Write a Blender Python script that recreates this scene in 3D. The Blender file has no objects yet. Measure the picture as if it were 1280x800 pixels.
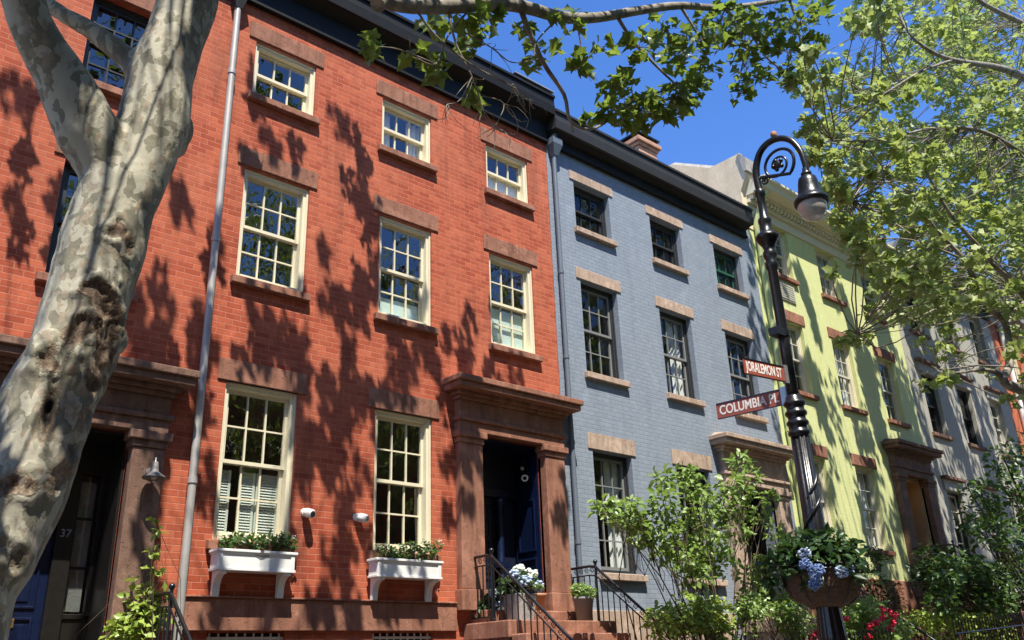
import bpy, bmesh, math, random
import numpy as np
from mathutils import Matrix, Vector, noise as mnoise

random.seed(7)
rng = np.random.default_rng(7)
sc = bpy.context.scene
COL = sc.collection

# ------------------------------------------------------------------ camera
FPX = 1096.5                       # focal length in pixels of a 1280 px wide picture
CAM = np.array([0.0, -10.0, 1.7])
RM = np.array([[0.7533398696, -0.6566101550, -0.0366352996],     # right
               [0.2205348823, 0.3047203144, -0.9265580908],      # down
               [0.6195509716, 0.6899337898, 0.3743634053]])      # forward
cam_d = bpy.data.cameras.new('camera')
cam_d.sensor_fit = 'HORIZONTAL'; cam_d.sensor_width = 36.0
cam_d.lens = FPX / 1280 * 36.0
cam_d.clip_start = 0.05; cam_d.clip_end = 2000
cam = bpy.data.objects.new('camera', cam_d); COL.objects.link(cam)
m = Matrix.Identity(4)
for i in range(3):
    m[i][0] = RM[0][i]; m[i][1] = -RM[1][i]; m[i][2] = -RM[2][i]; m[i][3] = CAM[i]
cam.matrix_world = m
sc.camera = cam

# ------------------------------------------------------------------ sky and sun
SUN = Vector((-0.45, -1.0, 2.15)).normalized()          # towards the sun
w = bpy.data.worlds.new('World'); sc.world = w; w.use_nodes = True
nt = w.node_tree; nt.nodes.clear()
sky = nt.nodes.new('ShaderNodeTexSky'); sky.sky_type = 'NISHITA'; sky.sun_disc = False
sky.sun_elevation = math.asin(SUN.z); sky.sun_rotation = math.atan2(SUN.x, SUN.y)
sky.air_density = 1.0; sky.dust_density = 0.2; sky.ozone_density = 3.0; sky.altitude = 200
bg = nt.nodes.new('ShaderNodeBackground'); bg.inputs['Strength'].default_value = 0.10
wo = nt.nodes.new('ShaderNodeOutputWorld')
hs = nt.nodes.new('ShaderNodeHueSaturation'); hs.inputs['Saturation'].default_value = 1.25; hs.inputs['Value'].default_value = 1.4; hs.inputs['Hue'].default_value = 0.512
nt.links.new(sky.outputs[0], hs.inputs['Color']); nt.links.new(hs.outputs[0], bg.inputs[0]); nt.links.new(bg.outputs[0], wo.inputs[0])
sl = bpy.data.lights.new('sun', 'SUN'); sl.energy = 4.8; sl.angle = math.radians(0.42); sl.color = (1.0, 0.94, 0.84)
so = bpy.data.objects.new('sun', sl); COL.objects.link(so)
so.rotation_euler = SUN.to_track_quat('Z', 'Y').to_euler(); so.location = (0, -30, 60)
sc.view_settings.view_transform = 'Standard'; sc.view_settings.look = 'None'
sc.view_settings.exposure = 1.0; sc.view_settings.gamma = 1.0
sc.view_settings.use_curve_mapping = False

# ------------------------------------------------------------------ survey helpers
def ray(u, v):
    return RM.T @ np.array([(u - 640) / FPX, (v - 400) / FPX, 1.0])
def at_y(u, v, y=0.0):
    d = ray(u, v); return CAM + (y - CAM[1]) / d[1] * d
def at_x(u, v, x):
    d = ray(u, v); return CAM + (x - CAM[0]) / d[0] * d
def at_z(u, v, z):
    d = ray(u, v); return CAM + (z - CAM[2]) / d[2] * d
def pix(P):
    P = np.atleast_2d(np.asarray(P, float)); q = (P - CAM) @ RM.T
    z = np.where(q[:, 2] > 0.05, q[:, 2], np.nan)
    return 640 + FPX * q[:, 0] / z, 400 + FPX * q[:, 1] / z, q[:, 2]
def in_frame(P, pad=25):
    u, v, z = pix(P)
    return (z > 0.05) & (u > -pad) & (u < 1280 + pad) & (v > -pad) & (v < 800 + pad)

# ------------------------------------------------------------------ material helpers
MATS = {}
class NT:
    def __init__(s, name):
        s.m = bpy.data.materials.new(name); s.m.use_nodes = True; s.t = s.m.node_tree; s.t.nodes.clear()
        s.out = s.n('ShaderNodeOutputMaterial'); MATS[name] = s.m
    def n(s, typ, **kw):
        nd = s.t.nodes.new(typ)
        for k, v in kw.items(): setattr(nd, k, v)
        return nd
    def l(s, a, b): s.t.links.new(a, b)
    def val(s, sock, v):
        if isinstance(v, bpy.types.NodeSocket): s.l(v, sock)
        else: sock.default_value = v
    def coord(s, kind='Object'): return s.n('ShaderNodeTexCoord').outputs[kind]
    def noise(s, vec, scale, detail=4, rough=0.55, dist=0.0, out='Fac'):
        nd = s.n('ShaderNodeTexNoise'); nd.inputs['Scale'].default_value = scale
        nd.inputs['Detail'].default_value = detail; nd.inputs['Roughness'].default_value = rough
        nd.inputs['Distortion'].default_value = dist
        s.l(vec, nd.inputs['Vector']); return nd.outputs[out]
    def ramp(s, fac, stops, interp='LINEAR'):
        nd = s.n('ShaderNodeValToRGB'); nd.color_ramp.interpolation = interp
        e = nd.color_ramp.elements
        while len(e) < len(stops): e.new(0.5)
        for i, (p, c) in enumerate(stops):
            e[i].position = p; e[i].color = (*c, 1) if len(c) == 3 else c
        s.l(fac, nd.inputs[0]); return nd.outputs[0]
    def mix(s, fac, a, b, mode='MIX'):
        nd = s.n('ShaderNodeMix', data_type='RGBA', blend_type=mode)
        for sock, v in ((nd.inputs[0], fac), (nd.inputs[6], a), (nd.inputs[7], b)):
            if isinstance(v, (tuple, list)) and len(v) == 3: v = (*v, 1)
            s.val(sock, v)
        return nd.outputs[2]
    def math(s, op, a, b=0.0):
        nd = s.n('ShaderNodeMath', operation=op); s.val(nd.inputs[0], a); s.val(nd.inputs[1], b); return nd.outputs[0]
    def mapping(s, vec, scale=(1, 1, 1), loc=(0, 0, 0), rot=(0, 0, 0)):
        nd = s.n('ShaderNodeMapping'); nd.inputs['Scale'].default_value = scale
        nd.inputs['Location'].default_value = loc; nd.inputs['Rotation'].default_value = rot
        s.l(vec, nd.inputs[0]); return nd.outputs[0]
    def bump(s, h, strength=0.3, dist=0.01, normal=None):
        nd = s.n('ShaderNodeBump'); nd.inputs['Strength'].default_value = strength
        nd.inputs['Distance'].default_value = dist; s.l(h, nd.inputs['Height'])
        if normal is not None: s.l(normal, nd.inputs['Normal'])
        return nd.outputs[0]
    def pbr(s, color, rough=0.7, normal=None, metal=0.0, spec=0.5, **kw):
        b = s.n('ShaderNodeBsdfPrincipled')
        if isinstance(color, (tuple, list)) and len(color) == 3: color = (*color, 1)
        s.val(b.inputs['Base Color'], color); s.val(b.inputs['Roughness'], rough)
        s.val(b.inputs['Metallic'], metal); s.val(b.inputs['Specular IOR Level'], spec)
        if normal is not None: s.l(normal, b.inputs['Normal'])
        for k, v in kw.items(): s.val(b.inputs[k], v)
        return b.outputs[0]
    def done(s, shader): s.l(shader, s.out.inputs[0]); return s.m

def brick_mat(name, c1, c2, mortar, bump=0.5, rough=0.8, stain=(0.05, 0.03, 0.025), stain_amt=0.35, bw=0.205, rh=0.0765, ms=0.008, light=None):
    s = NT(name); co = s.coord()
    sep = s.n('ShaderNodeSeparateXYZ'); s.l(co, sep.inputs[0])
    x = s.math('ADD', sep.outputs[0], sep.outputs[1])
    cmb = s.n('ShaderNodeCombineXYZ'); s.l(x, cmb.inputs[0]); s.l(sep.outputs[2], cmb.inputs[1])
    wob = s.noise(co, 1.3, 2, out='Color')
    wv = s.n('ShaderNodeVectorMath', operation='MULTIPLY_ADD')
    s.l(wob, wv.inputs[0]); wv.inputs[1].default_value = (0.02, 0.016, 0); s.l(cmb.outputs[0], wv.inputs[2])
    br = s.n('ShaderNodeTexBrick'); s.l(wv.outputs[0], br.inputs['Vector'])
    br.offset = 0.5
    for k, v in (('Scale', 1.0), ('Mortar Size', ms), ('Mortar Smooth', 0.35), ('Bias', -0.15), ('Brick Width', bw), ('Row Height', rh)):
        br.inputs[k].default_value = v
    br.inputs['Color1'].default_value = (*c1, 1); br.inputs['Color2'].default_value = (*c2, 1)
    br.inputs['Mortar'].default_value = (*mortar, 1)
    col = br.outputs['Color']
    n1 = s.noise(co, 0.9, 5, 0.6)
    n2 = s.noise(co, 9.0, 4, 0.65)
    n3 = s.noise(s.mapping(co, (2.2, 2.2, 0.35)), 1.6, 5, 0.65)
    if light: col = s.mix(s.ramp(n1, [(0.45, (0, 0, 0)), (0.75, (0.6,) * 3)]), col, light)
    col = s.mix(s.ramp(n2, [(0.3, (0, 0, 0)), (0.8, (0.35,) * 3)]), col, tuple(c * 0.6 for c in c1))
    col = s.mix(s.math('MULTIPLY', s.ramp(n3, [(0.5, (0, 0, 0)), (0.82, (1, 1, 1))]), stain_amt), col, stain)
    n4 = s.noise(s.mapping(co, (1, 1, 0.5)), 3.1, 6, 0.72, 0.5); n5 = s.noise(co, 24, 5, 0.7)
    col = s.mix(s.ramp(n4, [(0.56, (0, 0, 0)), (0.70, (0.30,) * 3)]), col, tuple(min(1, c * 1.3 + 0.02) for c in c2))   # faded, scrubbed areas
    col = s.mix(s.ramp(n5, [(0.64, (0, 0, 0)), (0.70, (0.45,) * 3)]), col, tuple(c * 0.55 for c in c1))                 # chips and soot spots
    h = s.math('ADD', s.math('MULTIPLY', br.outputs['Fac'], -1.0), s.math('MULTIPLY', n2, 0.45))
    return s.done(s.pbr(col, rough, s.bump(h, bump, 0.012), spec=0.15))

def stone_mat(name, c1, c2, scale=6.0, rough=0.85, streak=0.6):
    s = NT(name); co = s.coord()
    n1 = s.noise(co, scale, 6, 0.65); n2 = s.noise(s.mapping(co, (4, 4, 0.45)), 2.6, 6, 0.65); n3 = s.noise(co, 45, 3, 0.6); n4 = s.noise(co, 2.3, 5, 0.7, 0.6); n5 = s.noise(co, 17, 5, 0.7)
    col = s.ramp(n1, [(0.28, c1), (0.72, c2)])
    col = s.mix(s.ramp(n4, [(0.52, (0, 0, 0)), (0.62, (0.55,) * 3)]), col, tuple(min(1, c * 1.35 + .02) for c in c2))      # pale scoured patches
    col = s.mix(s.math('MULTIPLY', s.ramp(n2, [(0.47, (0, 0, 0)), (0.72, (1, 1, 1))]), streak), col, tuple(c * 0.35 for c in c1))   # run-off stains
    col = s.mix(s.ramp(n5, [(0.60, (0, 0, 0)), (0.68, (0.6,) * 3)]), col, tuple(c * 0.5 for c in c1))                         # pitting
    h = s.math('ADD', s.math('ADD', s.math('MULTIPLY', n1, 0.7), s.math('MULTIPLY', n3, 0.5)), s.math('MULTIPLY', s.ramp(n5, [(0.58, (1, 1, 1)), (0.68, (0, 0, 0))]), 0.8))
    return s.done(s.pbr(col, rough, s.bump(h, 0.5, 0.014), spec=0.2))

def paint_mat(name, c, rough=0.45, worn=0.25, spec=0.5, metal=0.0, bump=0.12, nscale=14):
    s = NT(name); co = s.coord()
    n1 = s.noise(co, 3.0, 5, 0.6); n2 = s.noise(co, nscale, 4, 0.6)
    col = s.mix(s.math('MULTIPLY', s.ramp(n1, [(0.4, (0, 0, 0)), (0.75, (1, 1, 1))]), worn), c, tuple(x * 0.55 for x in c))
    r = s.math('ADD', s.math('MULTIPLY', n2, 0.25), rough - 0.12)
    return s.done(s.pbr(col, r, s.bump(n2, bump, 0.006), spec=spec, metal=metal))

def leaf_mat(name, cols, trans, tw=0.45, rough=0.38, spec=0.4):
    s = NT(name)
    g = s.n('ShaderNodeNewGeometry')
    base = s.ramp(g.outputs['Random Per Island'], cols)
    tr = s.mix(g.outputs['Random Per Island'], trans, tuple(c * 0.6 for c in trans))
    p = s.pbr(base, rough, spec=spec)
    t = s.n('ShaderNodeBsdfTranslucent'); s.l(tr, t.inputs[0])
    mx = s.n('ShaderNodeMixShader'); mx.inputs[0].default_value = tw
    s.l(p, mx.inputs[1]); s.l(t.outputs[0], mx.inputs[2])
    return s.done(mx.outputs[0])

def glass_mat(name, ior=1.9, tint=(0.75, 0.8, 0.78), wav=0.05):
    s = NT(name); co = s.coord()
    n = s.noise(s.mapping(co, (1, 1, 0.55)), 3.2, 2, 0.5)
    bm_ = s.bump(n, wav, 0.12)
    g = s.n('ShaderNodeNewGeometry'); dt = s.n('ShaderNodeVectorMath', operation='DOT_PRODUCT')
    s.l(g.outputs['Normal'], dt.inputs[0]); s.l(g.outputs['Incoming'], dt.inputs[1])
    f0 = ((ior - 1) / (ior + 1)) ** 2                              # Schlick, the same from both sides
    fr = s.math('ADD', s.math('MULTIPLY', s.math('POWER', s.math('SUBTRACT', 1.0, s.math('ABSOLUTE', dt.outputs['Value'])), 5.0), 1 - f0), f0)
    gl = s.n('ShaderNodeBsdfGlossy'); gl.inputs['Roughness'].default_value = 0.015; s.l(bm_, gl.inputs['Normal'])
    tp = s.n('ShaderNodeBsdfTransparent'); tp.inputs[0].default_value = (*tint, 1)
    mx = s.n('ShaderNodeMixShader'); s.l(fr, mx.inputs[0]); s.l(tp.outputs[0], mx.inputs[1]); s.l(gl.outputs[0], mx.inputs[2])
    return s.done(mx.outputs[0])

brick_mat('red_brick', (0.35, 0.072, 0.036), (0.53, 0.14, 0.07), (0.48, 0.185, 0.118), light=(0.56, 0.19, 0.105), stain_amt=0.6, ms=0.0065)
brick_mat('blue_painted_brick', (0.24, 0.28, 0.335), (0.275, 0.315, 0.37), (0.22, 0.26, 0.31), bump=0.7, rough=0.55, stain=(0.14, 0.165, 0.20), stain_amt=0.5, ms=0.006, light=(0.29, 0.33, 0.385))
brick_mat('green_painted_wall', (0.62, 0.65, 0.30), (0.65, 0.68, 0.33), (0.59, 0.62, 0.28), bump=0.3, rough=0.6, stain=(0.26, 0.31, 0.10), stain_amt=0.3, ms=0.004)
brick_mat('grey_painted_wall', (0.38, 0.365, 0.305), (0.41, 0.395, 0.33), (0.36, 0.345, 0.29), bump=0.3, rough=0.65, stain=(0.22, 0.22, 0.19), stain_amt=0.3, ms=0.004)
brick_mat('orange_brick', (0.48, 0.12, 0.05), (0.58, 0.17, 0.08), (0.5, 0.25, 0.17))
brick_mat('chimney_brick', (0.42, 0.19, 0.11), (0.58, 0.31, 0.2), (0.55, 0.44, 0.34), stain_amt=0.5)
brick_mat('tan_parapet_brick', (0.74, 0.61, 0.42), (0.80, 0.67, 0.48), (0.74, 0.63, 0.46), bump=0.3, stain=(0.22, 0.18, 0.13), stain_amt=0.4)
stone_mat('brownstone', (0.235, 0.105, 0.068), (0.315, 0.15, 0.098))
stone_mat('tan_brownstone', (0.37, 0.265, 0.195), (0.46, 0.345, 0.265))
stone_mat('dark_brownstone', (0.15, 0.085, 0.06), (0.21, 0.125, 0.09))
stone_mat('concrete', (0.30, 0.29, 0.27), (0.40, 0.38, 0.35))
stone_mat('paving', (0.15, 0.145, 0.135), (0.22, 0.21, 0.195), 3)
stone_mat('asphalt', (0.04, 0.04, 0.042), (0.065, 0.064, 0.062), 8)
stone_mat('soil', (0.05, 0.035, 0.022), (0.10, 0.07, 0.045), 9)
stone_mat('cream_stucco', (0.58, 0.53, 0.40), (0.68, 0.62, 0.48), 2.5)
paint_mat('cream_paint', (0.70, 0.64, 0.46), 0.4, 0.15)
paint_mat('pale_paint', (0.56, 0.54, 0.44), 0.45, 0.2)
paint_mat('white_paint', (0.76, 0.76, 0.73), 0.5, 0.22)
paint_mat('black_paint', (0.014, 0.015, 0.017), 0.4, 0.3)
paint_mat('black_metal', (0.008, 0.0085, 0.010), 0.3, 0.2, spec=0.6, bump=0.2, nscale=30)
paint_mat('cornice_black', (0.012, 0.012, 0.012), 0.55, 0.5, spec=0.2)
paint_mat('cornice_charcoal', (0.034, 0.034, 0.036), 0.55, 0.4, spec=0.25)
paint_mat('dark_frame', (0.03, 0.032, 0.034), 0.4, 0.3)
paint_mat('grey_muntin', (0.20, 0.205, 0.20), 0.45, 0.2)
paint_mat('green_shutter', (0.02, 0.09, 0.06), 0.45, 0.2)
paint_mat('navy_door', (0.004, 0.010, 0.038), 0.3, 0.2, spec=0.6)
paint_mat('dark_navy', (0.010, 0.014, 0.032), 0.35, 0.2)
paint_mat('black_door', (0.012, 0.011, 0.010), 0.35, 0.2)
paint_mat('tan_door', (0.42, 0.30, 0.19), 0.45, 0.2)
paint_mat('galvanised', (0.42, 0.40, 0.37), 0.5, 0.5, metal=0.25)
paint_mat('bluegrey_pipe', (0.12, 0.145, 0.18), 0.5, 0.3)
paint_mat('pale_green_pipe', (0.50, 0.56, 0.26), 0.45, 0.2)
paint_mat('brass', (0.45, 0.33, 0.12), 0.35, 0.3, metal=0.8)
paint_mat('sign_red', (0.29, 0.068, 0.04), 0.45, 0.25)
paint_mat('sign_white', (0.74, 0.72, 0.68), 0.5, 0.1)
paint_mat('steel', (0.45, 0.45, 0.44), 0.35, 0.2, metal=0.7)
paint_mat('number_grey', (0.26, 0.27, 0.29), 0.4, 0.1)
paint_mat('room', (0.10, 0.09, 0.075), 0.8, 0.2)
paint_mat('roof_tar', (0.06, 0.06, 0.062), 0.8, 0.3)
paint_mat('terracotta', (0.36, 0.17, 0.09), 0.7, 0.3)
paint_mat('pot_grey', (0.16, 0.15, 0.14), 0.6, 0.4)
paint_mat('curtain_white', (0.80, 0.80, 0.76), 0.8, 0.15)
paint_mat('blind_green', (0.62, 0.74, 0.68), 0.6, 0.1)
paint_mat('louver', (0.62, 0.66, 0.6), 0.6, 0.15)
paint_mat('camera_white', (0.72, 0.70, 0.66), 0.35, 0.1)
paint_mat('lens_black', (0.01, 0.01, 0.012), 0.1, 0.0)
glass_mat('glass', 2.35, (0.93, 0.96, 0.95), 0.06); glass_mat('glass_dark', 1.75, (0.85, 0.88, 0.88), 0.04)
paint_mat('flower_blue', (0.13, 0.20, 0.40), 0.6, 0.25)
paint_mat('flower_paleblue', (0.36, 0.44, 0.58), 0.6, 0.2)
paint_mat('flower_red', (0.62, 0.012, 0.045), 0.55, 0.2)
paint_mat('flower_white', (0.72, 0.74, 0.66), 0.6, 0.1)
s = NT('coco'); co = s.coord(); n1 = s.noise(s.mapping(co, (1, 1, 4)), 14, 6, 0.7)
s.done(s.pbr(s.ramp(n1, [(0.3, (0.05, 0.026, 0.013)), (0.75, (0.18, 0.10, 0.055))]), 0.95, s.bump(n1, 0.9, 0.03)))
s = NT('lamp_glass'); co = s.coord(); n1 = s.noise(co, 9, 3)
s.done(s.pbr(s.mix(n1, (0.62, 0.60, 0.55), (0.42, 0.41, 0.38)), 0.25, spec=0.6, **{'Transmission Weight': 0.25}))
s = NT('warm_bulb'); e = s.n('ShaderNodeEmission'); e.inputs[0].default_value = (1, 0.45, 0.12, 1); e.inputs[1].default_value = 6.0
s.done(e.outputs[0])

leaf_mat('plane_leaf', [(0.0, (0.075, 0.125, 0.022)), (0.5, (0.115, 0.175, 0.032)), (1.0, (0.17, 0.23, 0.055))], (0.30, 0.42, 0.06), 0.42)
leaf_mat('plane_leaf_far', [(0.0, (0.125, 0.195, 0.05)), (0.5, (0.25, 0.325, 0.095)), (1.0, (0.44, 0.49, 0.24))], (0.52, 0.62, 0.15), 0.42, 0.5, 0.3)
leaf_mat('shrub_leaf', [(0.0, (0.10, 0.18, 0.035)), (0.5, (0.19, 0.29, 0.07)), (1.0, (0.30, 0.39, 0.14))], (0.36, 0.52, 0.09), 0.32, 0.35)
leaf_mat('lime_leaf', [(0.0, (0.20, 0.30, 0.045)), (1.0, (0.34, 0.43, 0.08))], (0.36, 0.46, 0.06), 0.3)
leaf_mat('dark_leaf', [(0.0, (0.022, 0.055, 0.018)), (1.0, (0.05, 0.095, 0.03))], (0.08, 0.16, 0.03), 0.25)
leaf_mat('mid_leaf', [(0.0, (0.04, 0.085, 0.025)), (1.0, (0.09, 0.16, 0.045))], (0.16, 0.28, 0.05), 0.3)

# plane-tree bark: grey, olive and cream flakes; exposed wood where the 'scar' attribute is painted
s = NT('plane_bark'); co = s.coord()
wob = s.noise(co, 5.0, 4, 0.6, out='Color')
def warp(amt, vec):
    v = s.n('ShaderNodeVectorMath', operation='MULTIPLY_ADD'); s.l(wob, v.inputs[0]); v.inputs[1].default_value = (amt,) * 3; s.l(vec, v.inputs[2]); return v.outputs[0]
def patches(scale, zs, loc):
    vo = s.n('ShaderNodeTexVoronoi'); vo.inputs['Scale'].default_value = scale
    s.l(s.mapping(warp(0.16, co), (1, 1, zs), loc), vo.inputs['Vector'])
    sp = s.n('ShaderNodeSeparateColor'); s.l(vo.outputs['Color'], sp.inputs[0]); return sp.outputs[0]
p1, p2 = patches(25, 0.5, (0, 0, 0)), patches(44, 0.55, (3, 1, 7))
big = s.noise(s.mapping(warp(0.1, co), (1, 1, 0.5)), 3.5, 4, 0.6)
f1 = s.ramp(s.math('ADD', s.math('MULTIPLY', p1, 0.55), s.math('MULTIPLY', big, 0.9)), [(0.70, (0, 0, 0)), (0.76, (1, 1, 1))])
f2 = s.ramp(s.math('ADD', s.math('MULTIPLY', p2, 0.6), s.math('MULTIPLY', big, 0.7)), [(0.80, (0, 0, 0)), (0.86, (1, 1, 1))])
fine = s.noise(co, 40, 5, 0.7)
pale = s.mix(fine, (0.32, 0.30, 0.228), (0.42, 0.395, 0.305))
col = s.mix(f1, pale, s.mix(fine, (0.15, 0.142, 0.098), (0.225, 0.21, 0.15)))
col = s.mix(s.math('MULTIPLY', f2, 0.85), col, s.mix(fine, (0.24, 0.19, 0.13), (0.31, 0.255, 0.18)))
at = s.n('ShaderNodeAttribute', attribute_name='scar')
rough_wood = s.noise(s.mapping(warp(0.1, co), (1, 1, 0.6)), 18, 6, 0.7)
wood = s.ramp(rough_wood, [(0.3, (0.03, 0.02, 0.013)), (0.43, (0.10, 0.064, 0.04)), (0.55, (0.22, 0.155, 0.10)), (0.70, (0.42, 0.35, 0.255))])
sf = s.ramp(s.math('ADD', at.outputs['Fac'], s.math('MULTIPLY', s.math('SUBTRACT', rough_wood, 0.5), 0.9)), [(0.42, (0, 0, 0)), (0.56, (1, 1, 1))])
col = s.mix(sf, col, wood)
hole = s.n('ShaderNodeAttribute', attribute_name='hole')
col = s.mix(s.ramp(hole.outputs['Fac'], [(0.4, (0, 0, 0)), (0.7, (1, 1, 1))]), col, (0.012, 0.009, 0.007))
h = s.math('ADD', s.math('ADD', s.math('MULTIPLY', f1, 0.35), s.math('MULTIPLY', fine, 0.25)), s.math('MULTIPLY', s.math('MULTIPLY', sf, rough_wood), 2.2))
s.done(s.pbr(col, 0.75, s.bump(h, 0.55, 0.02), spec=0.3))
s = NT('twig_bark'); co = s.coord(); n1 = s.noise(co, 8, 5, 0.6)
s.done(s.pbr(s.ramp(n1, [(0.35, (0.10, 0.085, 0.06)), (0.6, (0.27, 0.24, 0.185))]), 0.8, s.bump(n1, 0.5, 0.02)))
paint_mat('stem', (0.085, 0.06, 0.035), 0.8, 0.4)

# ------------------------------------------------------------------ mesh helpers
class MB:
    """collects primitives of ONE mesh object"""
    def __init__(s): s.v = []; s.f = []; s.sm = []
    def add(s, verts, faces, smooth=False):
        o = len(s.v); s.v += [tuple(map(float, p)) for p in verts]; s.f += [tuple(i + o for i in f) for f in faces]; s.sm += [smooth] * len(faces); return s
    def box(s, x0, x1, y0, y1, z0, z1):
        if x0 > x1: x0, x1 = x1, x0
        if y0 > y1: y0, y1 = y1, y0
        if z0 > z1: z0, z1 = z1, z0
        return s.add([(x0, y0, z0), (x1, y0, z0), (x1, y1, z0), (x0, y1, z0), (x0, y0, z1), (x1, y0, z1), (x1, y1, z1), (x0, y1, z1)],
                     [(0, 3, 2, 1), (4, 5, 6, 7), (0, 1, 5, 4), (1, 2, 6, 5), (2, 3, 7, 6), (3, 0, 4, 7)])
    def prof_x(s, x0, x1, prof, ret=0.0):
        """moulding: closed (y,z) profile swept along x (counter clockwise seen from -x); ret mitres the ends in by -y"""
        n = len(prof)
        ym = max(p[0] for p in prof)
        a = [(x0 + (ret and (p[0] - min(q[0] for q in prof)) * 0), p[0], p[1]) for p in prof]
        b = [(x1, p[0], p[1]) for p in prof]
        f = [(i, (i + 1) % n, n + (i + 1) % n, n + i) for i in range(n)]
        return s.add(a + b, f + [tuple(range(n - 1, -1, -1)), tuple(range(n, 2 * n))])
    def cornice(s, x0, x1, yb, steps):
        """stacked mouldings that return round the ends: steps = [(projection, z0, z1)]"""
        for p, z0, z1 in steps: s.box(x0 - p, x1 + p, yb - p, yb, z0, z1)
        return s
    def tube(s, pts, rad, sides=8, cap=True, smooth=True):
        P = [Vector(p) for p in pts]; n = len(P)
        if not hasattr(rad, '__len__'): rad = [rad] * n
        t0 = (P[1] - P[0]).normalized()
        up = Vector((0, 0, 1)) if abs(t0.z) < 0.9 else Vector((1, 0, 0))
        u = t0.cross(up).normalized(); vs = []
        for i in range(n):
            t = (P[min(i + 1, n - 1)] - P[max(i - 1, 0)]).normalized()
            u = (u - t * u.dot(t)).normalized(); w_ = t.cross(u)
            for k in range(sides):
                a = 2 * math.pi * k / sides; vs.append(P[i] + (u * math.cos(a) + w_ * math.sin(a)) * rad[i])
        fs = [(i * sides + k, i * sides + (k + 1) % sides, (i + 1) * sides + (k + 1) % sides, (i + 1) * sides + k) for i in range(n - 1) for k in range(sides)]
        s.add(vs, fs, smooth)
        if cap:
            s.add(vs[:sides], [tuple(range(sides - 1, -1, -1))]); s.add(vs[-sides:], [tuple(range(sides))])
        return s
    def lathe(s, prof, cx, cy, sides=24, flute=0.0, nfl=12, smooth=True):
        vs = []; n = len(prof)
        for r, z in prof:
            for k in range(sides):
                a = 2 * math.pi * k / sides; rr = r * (1 + flute * math.cos(nfl * a)); vs.append((cx + rr * math.cos(a), cy + rr * math.sin(a), z))
        fs = [(i * sides + k, i * sides + (k + 1) % sides, (i + 1) * sides + (k + 1) % sides, (i + 1) * sides + k) for i in range(n - 1) for k in range(sides)]
        fs += [tuple(range(sides - 1, -1, -1)), tuple((n - 1) * sides + k for k in range(sides))]
        return s.add(vs, fs, smooth)
    def ball(s, c, r, seg=10, rings=7, sq=(1, 1, 1)):
        vs = []; fs = []
        for i in range(1, rings):
            t = math.pi * i / rings
            for k in range(seg):
                a = 2 * math.pi * k / seg
                vs.append((c[0] + r * sq[0] * math.sin(t) * math.cos(a), c[1] + r * sq[1] * math.sin(t) * math.sin(a), c[2] + r * sq[2] * math.cos(t)))
        top = len(vs); vs.append((c[0], c[1], c[2] + r * sq[2])); bot = len(vs); vs.append((c[0], c[1], c[2] - r * sq[2]))
        for i in range(rings - 2):
            for k in range(seg): fs.append((i * seg + k, (i + 1) * seg + k, (i + 1) * seg + (k + 1) % seg, i * seg + (k + 1) % seg))
        for k in range(seg): fs.append((top, k, (k + 1) % seg)); fs.append((bot, (rings - 2) * seg + (k + 1) % seg, (rings - 2) * seg + k))
        return s.add(vs, fs, True)
    def rough_ball(s, c, r, sub=0.35, seg=12, rings=9):
        i0 = len(s.v); s.ball(c, r, seg, rings)
        for i in range(i0, len(s.v)):
            p = Vector(s.v[i]); d = p - Vector(c); s.v[i] = tuple(Vector(c) + d * (1 + sub * mnoise.noise(p * (2.2 / r))))
        return s
    def build(s, name, mat, parent=None, bevel=0.0):
        me = bpy.data.meshes.new(name); me.from_pydata(s.v, [], s.f)
        me.polygons.foreach_set('use_smooth', s.sm)
        me.materials.append(MATS[mat]); me.update()
        return link(name, me, parent, bevel)

def link(name, me, parent=None, bevel=0.0):
    o = bpy.data.objects.new(name, me); COL.objects.link(o)
    if parent is not None:
        o.parent = parent
        off = Vector(parent.location); q = parent.parent
        while q is not None: off += Vector(q.location); q = q.parent
        o.matrix_parent_inverse = Matrix.Identity(4)
        if off.length > 0: me.transform(Matrix.Translation(-off)) if me.users == 1 else None
    if bevel:
        b = o.modifiers.new('bevel', 'BEVEL'); b.width = bevel; b.segments = 2; b.limit_method = 'ANGLE'; b.angle_limit = math.radians(40)
    return o
def tag(o, label=None, cat=None, group=None, kind=None):
    if label: o['label'] = label
    if cat: o['category'] = cat
    if group: o['group'] = group
    if kind: o['kind'] = kind
    return o
def thing(name, loc, label, cat, group=None):
    o = bpy.data.objects.new(name, None); COL.objects.link(o); o.location = loc; o.empty_display_size = 0.2
    return tag(o, label, cat, group)

def text_mesh(name, txt, size, mat, origin, xdir, zdir, parent, depth=0.004, align='CENTER', xs=1.0, bold=0.0):
    cu = bpy.data.curves.new('lettering', 'FONT'); cu.body = txt; cu.size = size; cu.extrude = depth; cu.align_x = align; cu.align_y = 'CENTER'; cu.offset = bold; cu.space_character = 1.0
    t = bpy.data.objects.new('lettering', cu); COL.objects.link(t)
    dg = bpy.context.evaluated_depsgraph_get(); me = bpy.data.meshes.new_from_object(t.evaluated_get(dg))
    bpy.data.objects.remove(t); bpy.data.curves.remove(cu)
    xd, zd = Vector(xdir).normalized(), Vector(zdir).normalized(); nd = xd.cross(zd)
    M = Matrix(((xd.x * xs, zd.x, nd.x, origin[0]), (xd.y * xs, zd.y, nd.y, origin[1]), (xd.z * xs, zd.z, nd.z, origin[2]), (0, 0, 0, 1)))
    me.transform(M); me.materials.clear(); me.materials.append(MATS[mat]); me.name = name
    return link(name, me, parent)

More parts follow.
